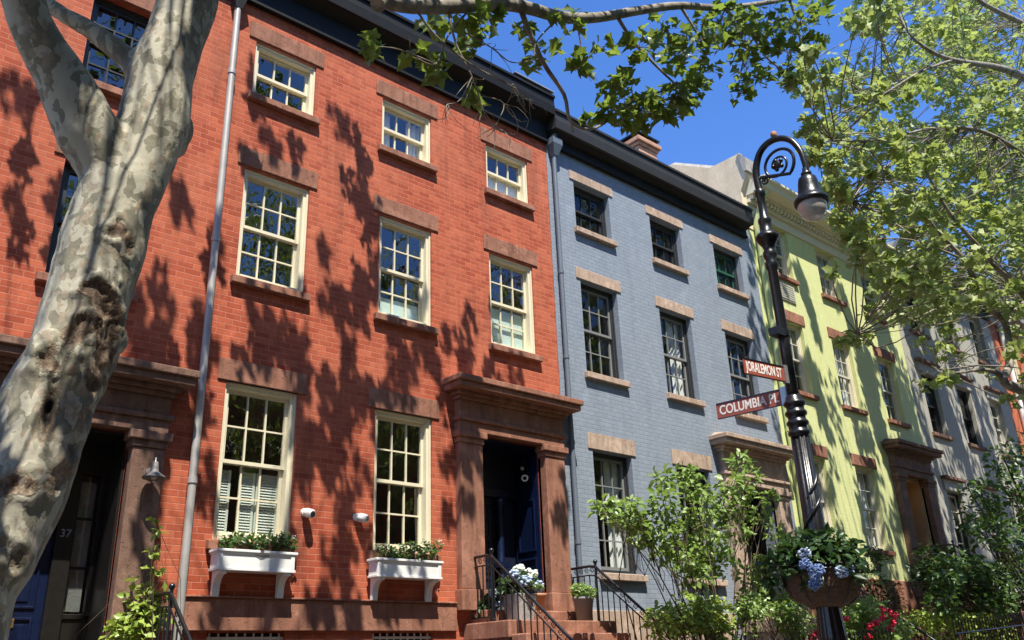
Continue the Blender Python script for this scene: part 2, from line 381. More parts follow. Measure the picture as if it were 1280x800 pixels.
# ------------------------------------------------------------------ leaves
def tmpl_plane():
    ang = [-150, -118, -95, -68, -45, -20, 0, 20, 45, 68, 95, 118, 150]
    rad = [0.34, 0.54, 0.43, 0.68, 0.52, 0.64, 0.95, 0.64, 0.52, 0.68, 0.43, 0.54, 0.34]
    v = [(0, 0.0, 0)]
    for a, r in zip(ang, rad):
        a = math.radians(a); x, y = r * math.sin(a), r * math.cos(a) + 0.3
        v.append((x, y - 0.3, 0.22 * x * x - 0.25 * max(y - 0.5, 0) ** 2))
    f = [(0, i, i + 1) for i in range(1, 13)]
    return np.array(v) * 0.62, f
def tmpl_plane_lo():
    v = [(0, -0.3, 0), (0.55, -0.25, 0.06), (0.46, 0.06, 0.03), (0.62, 0.4, 0.08), (0.33, 0.50, 0.0), (0, 0.95, -0.12), (-0.33, 0.50, 0.0), (-0.62, 0.4, 0.08), (-0.46, 0.06, 0.03), (-0.55, -0.25, 0.06), (0, 0.15, 0)]
    f = [(10, 0, 1), (10, 1, 2), (10, 2, 3), (10, 3, 4), (10, 4, 5), (10, 5, 6), (10, 6, 7), (10, 7, 8), (10, 8, 9), (10, 9, 0)]
    return np.array(v) * 0.6, f
def tmpl_oval(wd=0.28):
    v = [(0, 0, 0), (wd * 0.8, 0.25, 0.05), (wd, 0.5, 0.06), (wd * 0.6, 0.8, 0.02), (0, 1.0, -0.1), (-wd * 0.6, 0.8, 0.02), (-wd, 0.5, 0.06), (-wd * 0.8, 0.25, 0.05), (0, 0.5, -0.02)]
    return np.array(v), [(0, 1, 8), (1, 2, 8), (2, 3, 8), (3, 4, 8), (4, 5, 8), (5, 6, 8), (6, 7, 8), (7, 0, 8)]
def tmpl_oval_lo(wd=0.27):
    v = [(0, 0, 0), (wd, 0.45, 0.07), (0, 1.0, -0.08), (-wd, 0.45, 0.07)]
    return np.array(v), [(0, 1, 2), (0, 2, 3)]
TM = dict(plane=tmpl_plane(), plane_lo=tmpl_plane_lo(), oval=tmpl_oval(), oval_lo=tmpl_oval_lo(), needle=tmpl_oval_lo(0.07), small=tmpl_oval_lo(0.36))

def rand_dirs(n, up=0.0, spread=1.0):
    d = rng.normal(size=(n, 3)); d /= np.linalg.norm(d, axis=1)[:, None]; d = d * spread; d[:, 2] += up
    return d / np.linalg.norm(d, axis=1)[:, None]
def leaves_mesh(name, kind, P, size, mat, parent, normals=None, axis=None, jitter=0.35):
    """one mesh of separate leaf blades at points P"""
    T, F = TM[kind]; n = len(P); k = len(T)
    P = np.asarray(P, float)
    Nn = rand_dirs(n, 0.9) if normals is None else normals
    A = rand_dirs(n, -0.3) if axis is None else axis
    A = A - Nn * (A * Nn).sum(1)[:, None]; A /= np.linalg.norm(A, axis=1)[:, None] + 1e-9
    B = np.cross(A, Nn)
    S = size * (1 + jitter * rng.uniform(-1, 1, n))
    curl = 1 + rng.uniform(-0.6, 2.0, n)
    V = P[:, None, :] + S[:, None, None] * (T[None, :, 0:1] * B[:, None, :] + T[None, :, 1:2] * A[:, None, :] + (T[None, :, 2] * curl[:, None])[:, :, None] * Nn[:, None, :])
    F = np.array(F); FF = (F[None] + (np.arange(n) * k)[:, None, None]).reshape(-1)
    nf = n * len(F)
    me = bpy.data.meshes.new(name)
    me.vertices.add(n * k); me.vertices.foreach_set('co', V.reshape(-1).astype(np.float32))
    me.loops.add(nf * 3); me.loops.foreach_set('vertex_index', FF.astype(np.int32))
    me.polygons.add(nf); me.polygons.foreach_set('loop_start', (np.arange(nf) * 3).astype(np.int32))
    me.update(calc_edges=True); me.materials.append(MATS[mat])
    me.validate()
    return link(name, me, parent)

# ================================================================== GROUND
SLOPE = 0.05
def gz(x): return SLOPE * min(max(x, -60), 80)
def ground_strip(name, x0, x1, y0, y1, dz, mat, thick=0.0):
    b = MB(); n = 12
    for i in range(n):
        a, c = x0 + (x1 - x0) * i / n, x0 + (x1 - x0) * (i + 1) / n
        za, zc = gz(a) + dz, gz(c) + dz
        b.add([(a, y0, za), (c, y0, zc), (c, y1, zc), (a, y1, za)], [(0, 1, 2, 3)])
        if thick: b.add([(a, y0, za - thick), (c, y0, zc - thick), (c, y0, zc), (a, y0, za)], [(0, 1, 2, 3)])
    return tag(b.build(name, mat), kind='structure')
ground_strip('ground', -400, 400, -500, 500, -0.16, 'soil')
ground_strip('road', -60, 80, -14.5, -6.8, -0.13, 'asphalt')
ground_strip('pavement', -60, 80, -6.5, -2.9, 0.0, 'paving')
ground_strip('kerb', -60, 80, -6.8, -6.5, 0.004, 'concrete', 0.14)
ground_strip('garden_soil', -60, 80, -2.9, 0.3, 0.02, 'soil')
ground_strip('far_pavement', -60, 80, -19, -14.5, 0.0, 'paving')

# ================================================================== HOUSES
def wall_with_holes(b, x0, x1, z0, z1, holes, yd=0.32):
    xs = sorted({x0, x1, *[h[0] for h in holes], *[h[1] for h in holes]}); zs = sorted({z0, z1, *[h[2] for h in holes], *[h[3] for h in holes]})
    for i in range(len(xs) - 1):
        for j in range(len(zs) - 1):
            cx, cz = (xs[i] + xs[i + 1]) / 2, (zs[j] + zs[j + 1]) / 2
            if any(h[0] < cx < h[1] and h[2] < cz < h[3] for h in holes): continue
            a, c, d, e = xs[i], xs[i + 1], zs[j], zs[j + 1]
            b.add([(a, 0, d), (c, 0, d), (c, 0, e), (a, 0, e)], [(0, 1, 2, 3)])
            b.add([(a, yd, d), (c, yd, d), (c, yd, e), (a, yd, e)], [(3, 2, 1, 0)])
    for a, c, d, e in holes:
        b.add([(a, 0, d), (a, yd, d), (a, yd, e), (a, 0, e)], [(0, 1, 2, 3)])
        b.add([(c, 0, d), (c, 0, e), (c, yd, e), (c, yd, d)], [(0, 1, 2, 3)])
        b.add([(a, 0, d), (c, 0, d), (c, yd, d), (a, yd, d)], [(0, 1, 2, 3)])
        b.add([(a, 0, e), (a, yd, e), (c, yd, e), (c, 0, e)], [(0, 1, 2, 3)])

def make_house(root, x0, x1, z0, z1, holes, mat, roof=True, depth=11.0, roof_rise=1.1):
    b = MB(); wall_with_holes(b, x0, x1, z0, z1, holes)
    zr = z1 + roof_rise
    # party walls and back wall, with thickness
    for xa, xb in ((x0 + 0.001, x0 + 0.2), (x1 - 0.2, x1 - 0.001)):
        b.add([(xa, 0.321, z0), (xb, 0.321, z0), (xb, depth, z0), (xa, depth, z0), (xa, 0.321, z1), (xb, 0.321, z1), (xb, depth, zr - .02), (xa, depth, zr - .02)],
              [(0, 3, 2, 1), (4, 5, 6, 7), (0, 1, 5, 4), (1, 2, 6, 5), (2, 3, 7, 6), (3, 0, 4, 7)])
    b.box(x0 + 0.2, x1 - 0.2, depth - 0.25, depth, z0, zr - 0.03)
    wl = b.build('wall', mat, root)
    r = MB(); r.add([(x0, 0.0, z1), (x1, 0.0, z1), (x1, depth, zr), (x0, depth, zr), (x0, 0.0, z1 + 0.12), (x1, 0.0, z1 + 0.12), (x1, depth, zr + 0.12), (x0, depth, zr + 0.12)],
          [(0, 3, 2, 1), (4, 5, 6, 7), (0, 1, 5, 4), (1, 2, 6, 5), (2, 3, 7, 6), (3, 0, 4, 7)])
    rf = r.build('roof', 'roof_tar', root)
    i = MB(); i.box(x0 + 0.25, x1 - 0.25, 1.9, 2.0, z0, z1)
    for z in sorted({round(h[2] - 0.75, 2) for h in holes}): i.box(x0 + 0.25, x1 - 0.25, 0.4, 1.88, z, z + 0.12)
    i.build('interior', 'room', root)
    return wl, rf

def make_window(root, xl, xr, zb, zt, rec, rows, frame='cream_paint', bar='cream_paint', glass='glass', curtain=None, cols=3, fw=0.062, bw=0.021, label=None, deep=0.0):
    """double hung sash window: frame > upper and lower sash > pane"""
    f = MB()
    f.box(xl, xl + fw, rec, rec + deep + 0.13, zb, zt); f.box(xr - fw, xr, rec, rec + deep + 0.13, zb, zt)
    f.box(xl + fw, xr - fw, rec, rec + deep + 0.13, zt - fw, zt); f.box(xl + fw, xr - fw, rec - 0.03, rec + deep + 0.13, zb, zb + 0.055)
    # thin brick mould round the outside
    f.box(xl + 0.001, xl + 0.028, rec - 0.022, rec, zb + 0.002, zt - 0.002); f.box(xr - 0.028, xr - 0.001, rec - 0.022, rec, zb + 0.002, zt - 0.002); f.box(xl + 0.028, xr - 0.028, rec - 0.022, rec, zt - 0.03, zt - 0.002)
    win = f.build('window', frame, root, 0.004)
    if label: win['label'] = label
    ix0, ix1, iz0, iz1 = xl + fw, xr - fw, zb + 0.055, zt - fw
    zm = (iz0 + iz1) / 2
    for k, (za, zc, y) in enumerate(((zm - 0.022, iz1, rec + deep + 0.022), (iz0, zm + 0.022, rec + deep + 0.066))):
        st = 0.042; s_ = MB()
        s_.box(ix0 + .001, ix0 + st, y, y + 0.036, za, zc); s_.box(ix1 - st, ix1 - .001, y, y + 0.036, za, zc)
        s_.box(ix0 + st, ix1 - st, y, y + 0.036, za, za + (0.045 if k == 0 else 0.065)); s_.box(ix0 + st, ix1 - st, y, y + 0.036, zc - 0.045, zc)
        gx0, gx1, g0, g1 = ix0 + st, ix1 - st, za + (0.045 if k == 0 else 0.065), zc - 0.045
        for c in range(1, cols):
            x = gx0 + (gx1 - gx0) * c / cols; s_.box(x - bw / 2, x + bw / 2, y + 0.002, y + 0.034, g0, g1)
        for r in range(1, rows):
            z = g0 + (g1 - g0) * r / rows
            for c in range(cols):
                xa = gx0 + (gx1 - gx0) * c / cols + (bw / 2 if c else 0); xb = gx0 + (gx1 - gx0) * (c + 1) / cols - (bw / 2 if c < cols - 1 else 0)
                s_.box(xa, xb, y + 0.003, y + 0.033, z - bw / 2, z + bw / 2)
        sash = s_.build('sash', bar, win)
        p = MB(); yy = y + 0.018
        for c in range(cols):                                       # every light of old glass sits a little differently in its putty
            for r in range(rows):
                xa, xb = gx0 + (gx1 - gx0) * c / cols, gx0 + (gx1 - gx0) * (c + 1) / cols; za_, zb_ = g0 + (g1 - g0) * r / rows, g0 + (g1 - g0) * (r + 1) / rows
                t, u_ = rng.uniform(-0.006, 0.006, 2)
                p.add([(xa, yy + t - u_, za_), (xb, yy - t - u_, za_), (xb, yy - t + u_, zb_), (xa, yy + t + u_, zb_)], [(0, 1, 2, 3)])
        pn = p.build('pane', glass, win)
    if curtain: make_curtain(win, ix0, ix1, iz0, iz1, rec + deep + 0.125, *curtain)
    return win

def make_curtain(win, x0, x1, z0, z1, y, kind, mat, frac=0.5):
    b = MB()
    if kind == 'shade':
        b.box(x0, x1, y, y + 0.01, z0, z0 + (z1 - z0) * frac)
    elif kind == 'top_shade':
        b.box(x0, x1, y, y + 0.01, z1 - (z1 - z0) * frac, z1)
    elif kind == 'louver':
        n = int((z1 - z0) * frac / 0.034); hw = (x1 - x0) / 2
        for a, c in ((x0 + .01, x0 + hw * 0.46), (x0 + hw * 0.74, x0 + hw * 1.22), (x0 + hw * 1.26, x1 - .01)):
            b.box(a, a + 0.03, y, y + 0.03, z0, z0 + n * 0.034); b.box(c - 0.03, c, y, y + 0.03, z0, z0 + n * 0.034)
            for i in range(n):
                z = z0 + i * 0.034
                b.add([(a + .03, y, z), (c - .03, y, z), (c - .03, y + 0.022, z + 0.034), (a + .03, y + 0.022, z + 0.034), (a + .03, y + 0.004, z - .003), (c - .03, y + 0.004, z - .003), (c - .03, y + 0.026, z + 0.031), (a + .03, y + 0.026, z + 0.031)],
                      [(0, 1, 2, 3), (7, 6, 5, 4), (0, 4, 5, 1), (2, 6, 7, 3)])
    else:                                                       # drape: wavy cloth hanging from the head
        spans = {'drape_right': [(0.58, 1.0)], 'drape_left': [(0.0, 0.38)], 'drapes': [(0.0, 0.3), (0.68, 1.0)], 'full_drape': [(0.0, 1.0)]}[kind]
        for a, c in spans:
            n = 36; za = z1 - (z1 - z0) * frac
            for i in range(n):
                q = []
                for j in (i, i + 1):
                    t = j / n; x = x0 + (x1 - x0) * (a + (c - a) * t); q.append((x, y + 0.035 + 0.022 * math.sin(t * (c - a) * 52)))
                b.add([(q[0][0], q[0][1], za), (q[1][0], q[1][1], za), (q[1][0], q[1][1], z1), (q[0][0], q[0][1], z1)], [(0, 1, 2, 3)], True)
    return b.build('curtain', mat, win)

def lintel(root, xl, xr, zb, zt, mat, p=0.022): return MB().box(xl, xr, -p, 0.12, zb, zt).build('lintel', mat, root, 0.008)
def sill(root, xl, xr, zt, mat, h=0.12, p=0.085):
    b = MB(); b.add([(xl, -p, zt - h), (xr, -p, zt - h), (xr, 0.1, zt - h), (xl, 0.1, zt - h), (xl, -p, zt - 0.02), (xr, -p, zt - 0.02), (xr, 0.1, zt + 0.012), (xl, 0.1, zt + 0.012)],
                    [(0, 3, 2, 1), (4, 5, 6, 7), (0, 1, 5, 4), (1, 2, 6, 5), (2, 3, 7, 6), (3, 0, 4, 7)])
    return b.build('sill', mat, root, 0.008)

def door_surround(root, ox0, ox1, zf, zo, ztop, pw, mat, tip=0.36, proj=0.13):
    """pilasters with capitals, stepped entablature and a deep cornice round a door opening ox0..ox1"""
    b = MB(); y0 = -proj
    for xa, xb in ((ox0 - pw, ox0), (ox1, ox1 + pw)):
        b.box(xa - 0.03, xb + 0.03, y0 - 0.03, 0.05, zf, zf + 0.28)                      # plinth
        b.box(xa, xb, y0, 0.06, zf + 0.28, zo - 0.18)
        b.box(xa - 0.02, xb + 0.02, y0 - 0.02, 0.055, zo - 0.18, zo - 0.10)                 # necking
        b.box(xa - 0.055, xb + 0.055, y0 - 0.055, 0.052, zo - 0.10, zo)                      # capital
    X0, X1 = ox0 - pw, ox1 + pw
    b.box(X0 - 0.01, X1 + 0.01, y0 - 0.01, 0.054, zo, zo + 0.15)                             # architrave
    b.box(X0 - 0.05, X1 + 0.05, y0 - 0.05, 0.056, zo + 0.15, zo + 0.21)
    b.box(X0 - 0.005, X1 + 0.005, y0 - 0.005, 0.058, zo + 0.21, ztop - 0.30)                   # frieze
    for k, (p, za, zb_) in enumerate(((0.05, -0.30, -0.24), (0.10, -0.24, -0.18), (tip - 0.04 - proj + 0.13, -0.18, -0.09), (tip, -0.09, 0.0))):
        b.box(X0 - p * 0.75, X1 + p * 0.75, y0 - p, 0.05 + 0.003 * k, ztop + za, ztop + zb_)
    b.add([(X0 - tip * .6, y0 - tip * .8, ztop + 0.002), (X1 + tip * .6, y0 - tip * .8, ztop + 0.002), (X1 + tip * .6, 0.0, ztop + 0.002), (X0 - tip * .6, 0.0, ztop + 0.002), (X0, -0.002, ztop + 0.11), (X1, -0.002, ztop + 0.11)],
          [(0, 1, 5, 4), (1, 2, 5), (0, 4, 3), (3, 4, 5, 2)])
    return b.build('door_surround', mat, root, 0.012)

def roof_cornice(root, x0, x1, zf0, zf1, zc0, zc1, proj, mat, cap, name='cornice'):
    b = MB()
    b.box(x0, x1, -0.06, 0.0, zf0, zf1)                                                  # fascia board
    b.box(x0, x1, -0.09, 0.0, zf0 - 0.05, zf0)
    b.add([(x0, -0.06, zf1), (x1, -0.06, zf1), (x1, -proj + 0.06, zc0), (x0, -proj + 0.06, zc0), (x0, 0.0, zc0 + 0.04), (x1, 0.0, zc0 + 0.04), (x1, 0, zf1), (x0, 0, zf1)],
          [(0, 3, 2, 1), (3, 4, 5, 2), (0, 7, 4, 3), (1, 2, 5, 6)])
    n = int((x1 - x0) / 0.42)
    c = b.build(name, mat, root, 0.006)
    g = MB(); p = [(-proj + 0.06, zc0 - 0.01), (-proj + 0.02, zc0), (-proj, zc0 + (zc1 - zc0) * 0.45), (-proj + 0.015, zc0 + (zc1 - zc0) * 0.5), (-proj + 0.015, zc1 - 0.06), (-proj - 0.02, zc1 - 0.05), (-proj - 0.02, zc1), (0.05, zc1 + 0.06), (0.05, zc0 + 0.05)]
    g.prof_x(x0 - 0.01, x1 + 0.01, p[::-1])
    g.build('gutter', cap, c)
    return c

def downpipe(root, name, pts, r, mat, clips=()):
    b = MB(); b.tube(pts, r, 12)
    for z in clips:
        for i in range(len(pts) - 1):
            a, c = Vector(pts[i]), Vector(pts[i + 1])
            if min(a.z, c.z) <= z <= max(a.z, c.z) and abs(a.z - c.z) > 0.3:
                p = a.lerp(c, (z - a.z) / (c.z - a.z)); b.tube([p - Vector((0, 0, .035)), p + Vector((0, 0, .035))], r * 1.22, 12); b.box(p.x - 0.012, p.x + 0.012, p.y, 0.0, z - 0.012, z + 0.012)
    return b.build(name, mat, root)

def panelled_door(root, x0, x1, z0, z1, y, mat, rows=((0.08, 0.30), (0.34, 0.62), (0.66, 0.94)), cols=2, name='door'):
    b = MB(); b.box(x0, x1, y, y + 0.05, z0, z1); w_ = (x1 - x0) / cols; h_ = z1 - z0
    for a, c in rows:
        for k in range(cols):
            xa, xb = x0 + w_ * k + 0.09 - 0.03 * (k > 0), x0 + w_ * (k + 1) - 0.09 + 0.03 * (k < cols - 1)
            za, zb_ = z0 + a * h_, z0 + c * h_
            for q in ((xa, xb, za, za + 0.025), (xa, xb, zb_ - 0.025, zb_), (xa, xa + 0.025, za + 0.025, zb_ - 0.025), (xb - 0.025, xb, za + 0.025, zb_ - 0.025)):
                b.box(q[0], q[1], y - 0.018, y, q[2], q[3])
            b.box(xa + 0.07, xb - 0.07, y - 0.012, y, za + 0.07, zb_ - 0.07)
    return b.build(name, mat, root, 0.004)

# ------------------------------------------------------------------ number 39, red brick
ZW = [(3.27, 5.19), (6.61, 8.24), (9.45, 10.37)]       # red house: sill and head heights of the three storeys
h39 = thing('brick_house', (6.9, 0, gz(7)), 'red brick row house with white window boxes and brownstone doorway, beside the blue house', 'house', 'attached row houses along the street')
cols39 = [(4.21, 5.19), (6.38, 7.34), (8.52, 9.50)]
holes = [(a, b_, *ZW[r]) for r in range(3) for (a, b_) in (cols39 if r else cols39[:2])]
DX0, DX1, DZ0, DZ1 = 8.18, 9.46, 2.53, 5.06
holes += [(DX0, DX1, DZ0, DZ1)]
holes += [(4.25, 5.2, 1.25, 2.26), (6.4, 7.35, 1.25, 2.26)]
X39a, X39b = 3.86, 10.0
w39, r39 = make_house(h39, X39a, X39b, gz(4) - 0.3, 11.45, holes, 'red_brick')
cur = {(0, 0): ('louver', 'louver', 0.46), (2, 0): None, (1, 0): None, (0, 1): None, (1, 1): ('shade', 'blind_green', 0.22), (1, 2): ('drapes', 'curtain_white', 0.9), (2, 2): ('shade', 'curtain_white', 0.5), (2, 1): ('shade', 'blind_green', 0.46)}
for r in range(3):
    for c, (a, b_) in enumerate(cols39):
        if r == 0 and c == 2: continue
        make_window(h39, a, b_, *ZW[r], 0.05, 1 if r == 2 else 2, deep=0.05, fw=0.07,  curtain=cur.get((c, r)))
        cx = (a + b_) / 2; lw = 0.605
        if r or c < 2:
            lz = ((5.19, 5.47), (8.27, 8.545), (10.40, 10.675))[r]
            lintel(h39, cx - lw, cx + lw, *lz, 'brownstone'); sill(h39, cx - 0.56, cx + 0.56, ZW[r][0], 'brownstone')
for a, b_ in ((4.25, 5.2), (6.4, 7.35)):
    g = MB(); 
    for i in range(9): x = a + 0.05 + (b_ - a - 0.1) * i / 8; g.tube([(x, 0.06, 1.27), (x, 0.06, 2.25)], 0.012, 6)
    g.box(a, b_, 0.05, 0.075, 2.18, 2.21); g.build('window_bars', 'white_paint', h39)
    MB().box(a, b_, 0.2, 0.25, 1.25, 2.26).build('basement_shutter', 'black_door', h39)
b = MB(); b.box(X39a, 7.72, -0.05, 0.0, 2.27, 2.62); b.box(X39a, 7.72, -0.075, 0.0, 2.62, 2.645); b.build('water_table', 'brownstone', h39, 0.008)
door_surround(h39, DX0, DX1, DZ0, DZ1, 5.83, 0.42, 'brownstone', 0.30, 0.13)
b = MB(); yd = 0.62
b.box(DX0, DX0 + 0.03, 0.06, yd, DZ0, DZ1); b.box(DX1 - 0.03, DX1, 0.06, yd, DZ0, DZ1); b.box(DX0, DX1, 0.06, yd, DZ1 - 0.03, DZ1)
for za, zb_ in ((2.65, 3.35), (3.45, 4.25)):                      # panels of the reveal
    b.box(DX1 - 0.05, DX1 - 0.03, 0.14, 0.17, za, zb_); b.box(DX1 - 0.05, DX1 - 0.03, 0.5, 0.53, za, zb_); b.box(DX1 - 0.05, DX1 - 0.03, 0.17, 0.5, zb_ - 0.03, zb_); b.box(DX1 - 0.05, DX1 - 0.03, 0.17, 0.5, za, za + 0.03)
b.build('door_reveal', 'navy_door', h39, 0.003)
b = MB(); b.box(DX0 + 0.03, DX1 - 0.03, yd, yd + 0.06, 4.42, DZ1 - 0.03); b.box(DX0 + 0.03, DX1 - 0.03, yd - 0.07, yd, 4.30, 4.42); b.box(DX1 - 0.36, DX1 - 0.03, yd + 0.02, yd + 0.08, DZ0, 4.30)
fr39 = b.build('door_frame', 'dark_navy', h39, 0.005)
b = MB(); b.lathe([(0.085, DZ0 + 0.02), (0.085, DZ0 + 0.3), (0.06, DZ0 + 0.33), (0.055, 4.1), (0.075, 4.2), (0.09, 4.28)], DX1 - 0.40, yd - 0.06, 16); b.box(DX1 - 0.5, DX1 - 0.3, yd - 0.16, yd + 0.02, 3.22, 3.30)
b.build('door_column', 'navy_door', h39)
d39 = panelled_door(h39, DX0 + 0.04, DX1 - 0.46, DZ0 + 0.02, 4.30, yd + 0.02, 'dark_navy')
MB().box(8.34, 8.60, yd - 0.01, yd + 0.01, 3.46, 3.53).build('mail_slot', 'brass', d39, 0.004)
text_mesh('house_number', '39', 0.17, 'number_grey', (8.58, yd - 0.006, 4.76), (1, 0, 0), (0, 0, 1), h39)
roof_cornice(h39, X39a, X39b, 11.0, 11.36, 11.46, 11.86, 0.31, 'cornice_black', 'cornice_black')
b = MB(); b.box(9.0, 10.0, -0.33, 0.3, 11.93, 11.96); b.build('roof_flashing', 'steel', h39)
p0 = at_y(298, 5, -0.08); p1 = at_y(222, 795, -0.08)
downpipe(h39, 'downpipe', [(p1[0], -0.08, 0.4), (p1[0], -0.08, 2.0), (p0[0] - 0.0, -0.08, 10.72)], 0.047, 'galvanised', (3.9, 7.0, 9.6))
b = MB(); x = p0[0]; b.add([(x - .05, -.13, 10.7), (x + .05, -.13, 10.7), (x + .05, -.03, 10.7), (x - .05, -.03, 10.7), (x - .13, -.2, 11.0), (x + .13, -.2, 11.0), (x + .13, -.01, 11.0), (x - .13, -.01, 11.0)], [(0, 3, 2, 1), (4, 5, 6, 7), (0, 1, 5, 4), (1, 2, 6, 5), (2, 3, 7, 6), (3, 0, 4, 7)])
b.build('rain_hopper', 'cornice_charcoal', h39)
# stoop: threshold, landing and the flight down to the pavement
def stoop(root, x0, x1, zt, yl, mat, n=11, cheek=True):
    b = MB(); b.box(x0 + 0.12, x1 - 0.12, -0.36, 0.62, zt - 0.02, zt + 0.17); zg = gz((x0 + x1) / 2) - 0.05
    b.box(x0, x1, yl, 0.0, zt - 0.22, zt); b.box(x0 + 0.03, x1 - 0.03, yl + 0.03, -0.005, zg, zt - 0.22)
    h_ = (zt - zg) / n
    for i in range(1, n):
        b.box(x0 + 0.04, x1 - 0.04, yl - 0.29 * i, yl - 0.29 * (i - 1) + 0.001 * i, zg, zt - h_ * i)
    return b.build('stoop', mat, root, 0.015)
stoop(h39, 7.86, 9.92, 2.36, -0.95, 'brownstone')

# ------------------------------------------------------------------ number 37, red brick (left)
h37 = thing('brick_house', (1.0, 0, gz(1)), 'red brick row house with dark blue door behind the big mottled tree trunk', 'house', 'attached row houses along the street')
ZV = [None, (6.03, 7.55), (8.70, 10.05)]
cols37 = [(-1.9, -1.0), (0.05, 0.95), (2.02, 2.92)]
EX0, EX1, EZ0, EZ1 = 1.72, 3.16, 1.75, 4.38
holes = [(a, b_, *ZV[r]) for r in (1, 2) for a, b_ in cols37] + [(EX0, EX1, EZ0, EZ1), (-1.9, -1.0, 2.6, 4.4), (-0.1, 0.8, 2.6, 4.4)]
make_house(h37, -2.6, X39a - 0.004, gz(0) - 0.3, 11.45, holes, 'red_brick')
for r in (1, 2):
    for a, b_ in cols37:
        make_window(h37, a, b_, *ZV[r], 0.13, 2, frame='dark_frame', bar='dark_frame')
        cx = (a + b_) / 2
        lintel(h37, cx - 0.58, cx + 0.58, ZV[r][1] + 0.01, ZV[r][1] + 0.27, 'brownstone'); sill(h37, cx - 0.54, cx + 0.54, ZV[r][0], 'brownstone')
for a, b_ in ((-1.9, -1.0), (-0.1, 0.8)):
    make_window(h37, a, b_, 2.6, 4.4, 0.13, 2, frame='dark_frame', bar='dark_frame'); lintel(h37, a - 0.12, b_ + 0.12, 4.41, 4.67, 'brownstone'); sill(h37, a - 0.1, b_ + 0.1, 2.6, 'brownstone')
MB().box(-2.58, 1.3, -0.05, 0, 1.9, 2.3).build('water_table', 'brownstone', h37, 0.008)
b = MB(); b.box(3.56, X39a - .006, -0.05, 0.0, 2.27, 2.60); b.build('plinth_block', 'brownstone', h37, 0.008)
door_surround(h37, EX0, EX1, EZ0, EZ1, 5.10, 0.36, 'dark_brownstone', 0.28, 0.13)
b = MB(); b.box(EX0, EX0 + .03, .06, .55, EZ0, EZ1); b.box(EX1 - .03, EX1, .06, .55, EZ0, EZ1); b.box(EX0, EX1, .06, .55, EZ1 - .03, EZ1)
b.box(EX0, EX1, 0.55, 0.63, 3.98, EZ1 - .03); b.box(2.68, 2.86, 0.5, 0.62, EZ0, 3.98); b.box(2.86, 3.13, 0.55, 0.62, EZ0, 2.45); b.box(3.08, 3.13, 0.52, 0.6, 2.45, 3.98); b.box(2.86, 3.08, .53, .6, 2.42, 2.47)
b.build('door_frame', 'black_door', h37, 0.004)
b = MB(); b.box(2.87, 3.08, 0.585, 0.59, 2.47, 3.97); sg = b.build('sidelight', 'glass_dark', h37)
[MB().box(2.86, 3.08, 0.565, 0.585, z - .015, z + .015).build('glazing_bar', 'black_door', sg) for z in (2.95, 3.48)]
MB().box(2.90, 3.06, 0.63, 0.64, 2.5, 3.9).build('curtain', 'concrete', sg)
d37 = panelled_door(h37, EX0 + .03, 2.68, EZ0 + .02, 3.98, 0.57, 'navy_door', cols=1)
MB().box(2.1, 2.42, 0.545, 0.56, 2.33, 2.42).build('mail_slot', 'brass', d37, 0.004)
text_mesh('house_number', '37', 0.12, 'number_grey', (2.77, 0.492, 3.30), (1, 0, 0), (0, 0, 1), h37)
roof_cornice(h37, -2.6, X39a - .004, 11.0, 11.36, 11.46, 11.86, 0.31, 'cornice_black', 'cornice_black')
stoop(h37, 1.2, 3.6, 1.75, -1.0, 'dark_brownstone', 9)

# ------------------------------------------------------------------ blue house
hb = thing('brick_house', (13.3, 0, gz(13)), 'blue grey painted brick row house with tan lintels, next to the green house', 'house', 'attached row houses along the street')
XB0, XB1 = 10.004, 16.655
ZB = [(3.17, 5.17), (6.56, 8.33), (9.41, 10.40)]
colsb = [(10.69, 11.67), (12.90, 13.89), (15.05, 16.05)]
BX0, BX1, BZ0, BZ1 = 14.62, 15.98, 2.62, 4.98
holes = [(a, b_, *ZB[r]) for r in range(3) for a, b_ in (colsb if r else colsb[:2])] + [(BX0, BX1, BZ0, BZ1)]
make_house(hb, XB0, XB1, gz(10) - 0.3, 11.25, holes, 'blue_painted_brick', roof_rise=1.2)
curb = {(0, 0): ('drape_right', 'curtain_white', 1.0), (1, 0): None, (0, 1): None, (1, 1): ('drape_right', 'curtain_white', 0.95), (2, 1): None}
for r in range(3):
    for c, (a, b_) in enumerate(colsb):
        if r == 0 and c == 2: continue
        sh = r == 2 and c == 2
        make_window(hb, a, b_, *ZB[r], 0.14, 1 if r == 2 else 2, frame='dark_frame', bar='green_shutter' if sh else ('dark_frame' if r == 2 else 'grey_muntin'), glass='glass_dark', curtain=('full_drape', 'green_shutter', 1.0) if sh else curb.get((c, r)), fw=0.07)
        cx = (a + b_) / 2; lw = 0.60
        lz = ((5.18, 5.46), (8.34, 8.565), (10.42, 10.61))[r]
        lintel(hb, cx - lw, cx + lw, *lz, 'tan_brownstone'); sill(hb, cx - 0.555, cx + 0.555, ZB[r][0], 'tan_brownstone', 0.125)
b = MB(); b.box(XB0, 14.1, -0.05, 0.0, gz(10), 2.58); b.build('water_table', 'tan_brownstone', hb, 0.008)
door_surround(hb, BX0, BX1, BZ0, BZ1, 5.88, 0.38, 'tan_brownstone', 0.30, 0.13)
b = MB(); b.box(BX0, BX1, .5, .56, 4.3, BZ1); b.box(BX0, BX0 + .12, .45, .55, BZ0, 4.3); b.box(BX1 - .12, BX1, .45, .55, BZ0, 4.3); b.build('door_frame', 'black_door', hb, .004)
panelled_door(hb, BX0 + .12, BX1 - .12, BZ0, 4.3, 0.52, 'black_door')
roof_cornice(hb, XB0 + 0.03, 16.40, 10.98, 11.12, 11.20, 11.60, 0.30, 'cornice_black', 'cornice_charcoal')
stoop(hb, 14.3, 16.3, 2.45, -0.95, 'tan_brownstone', 9)
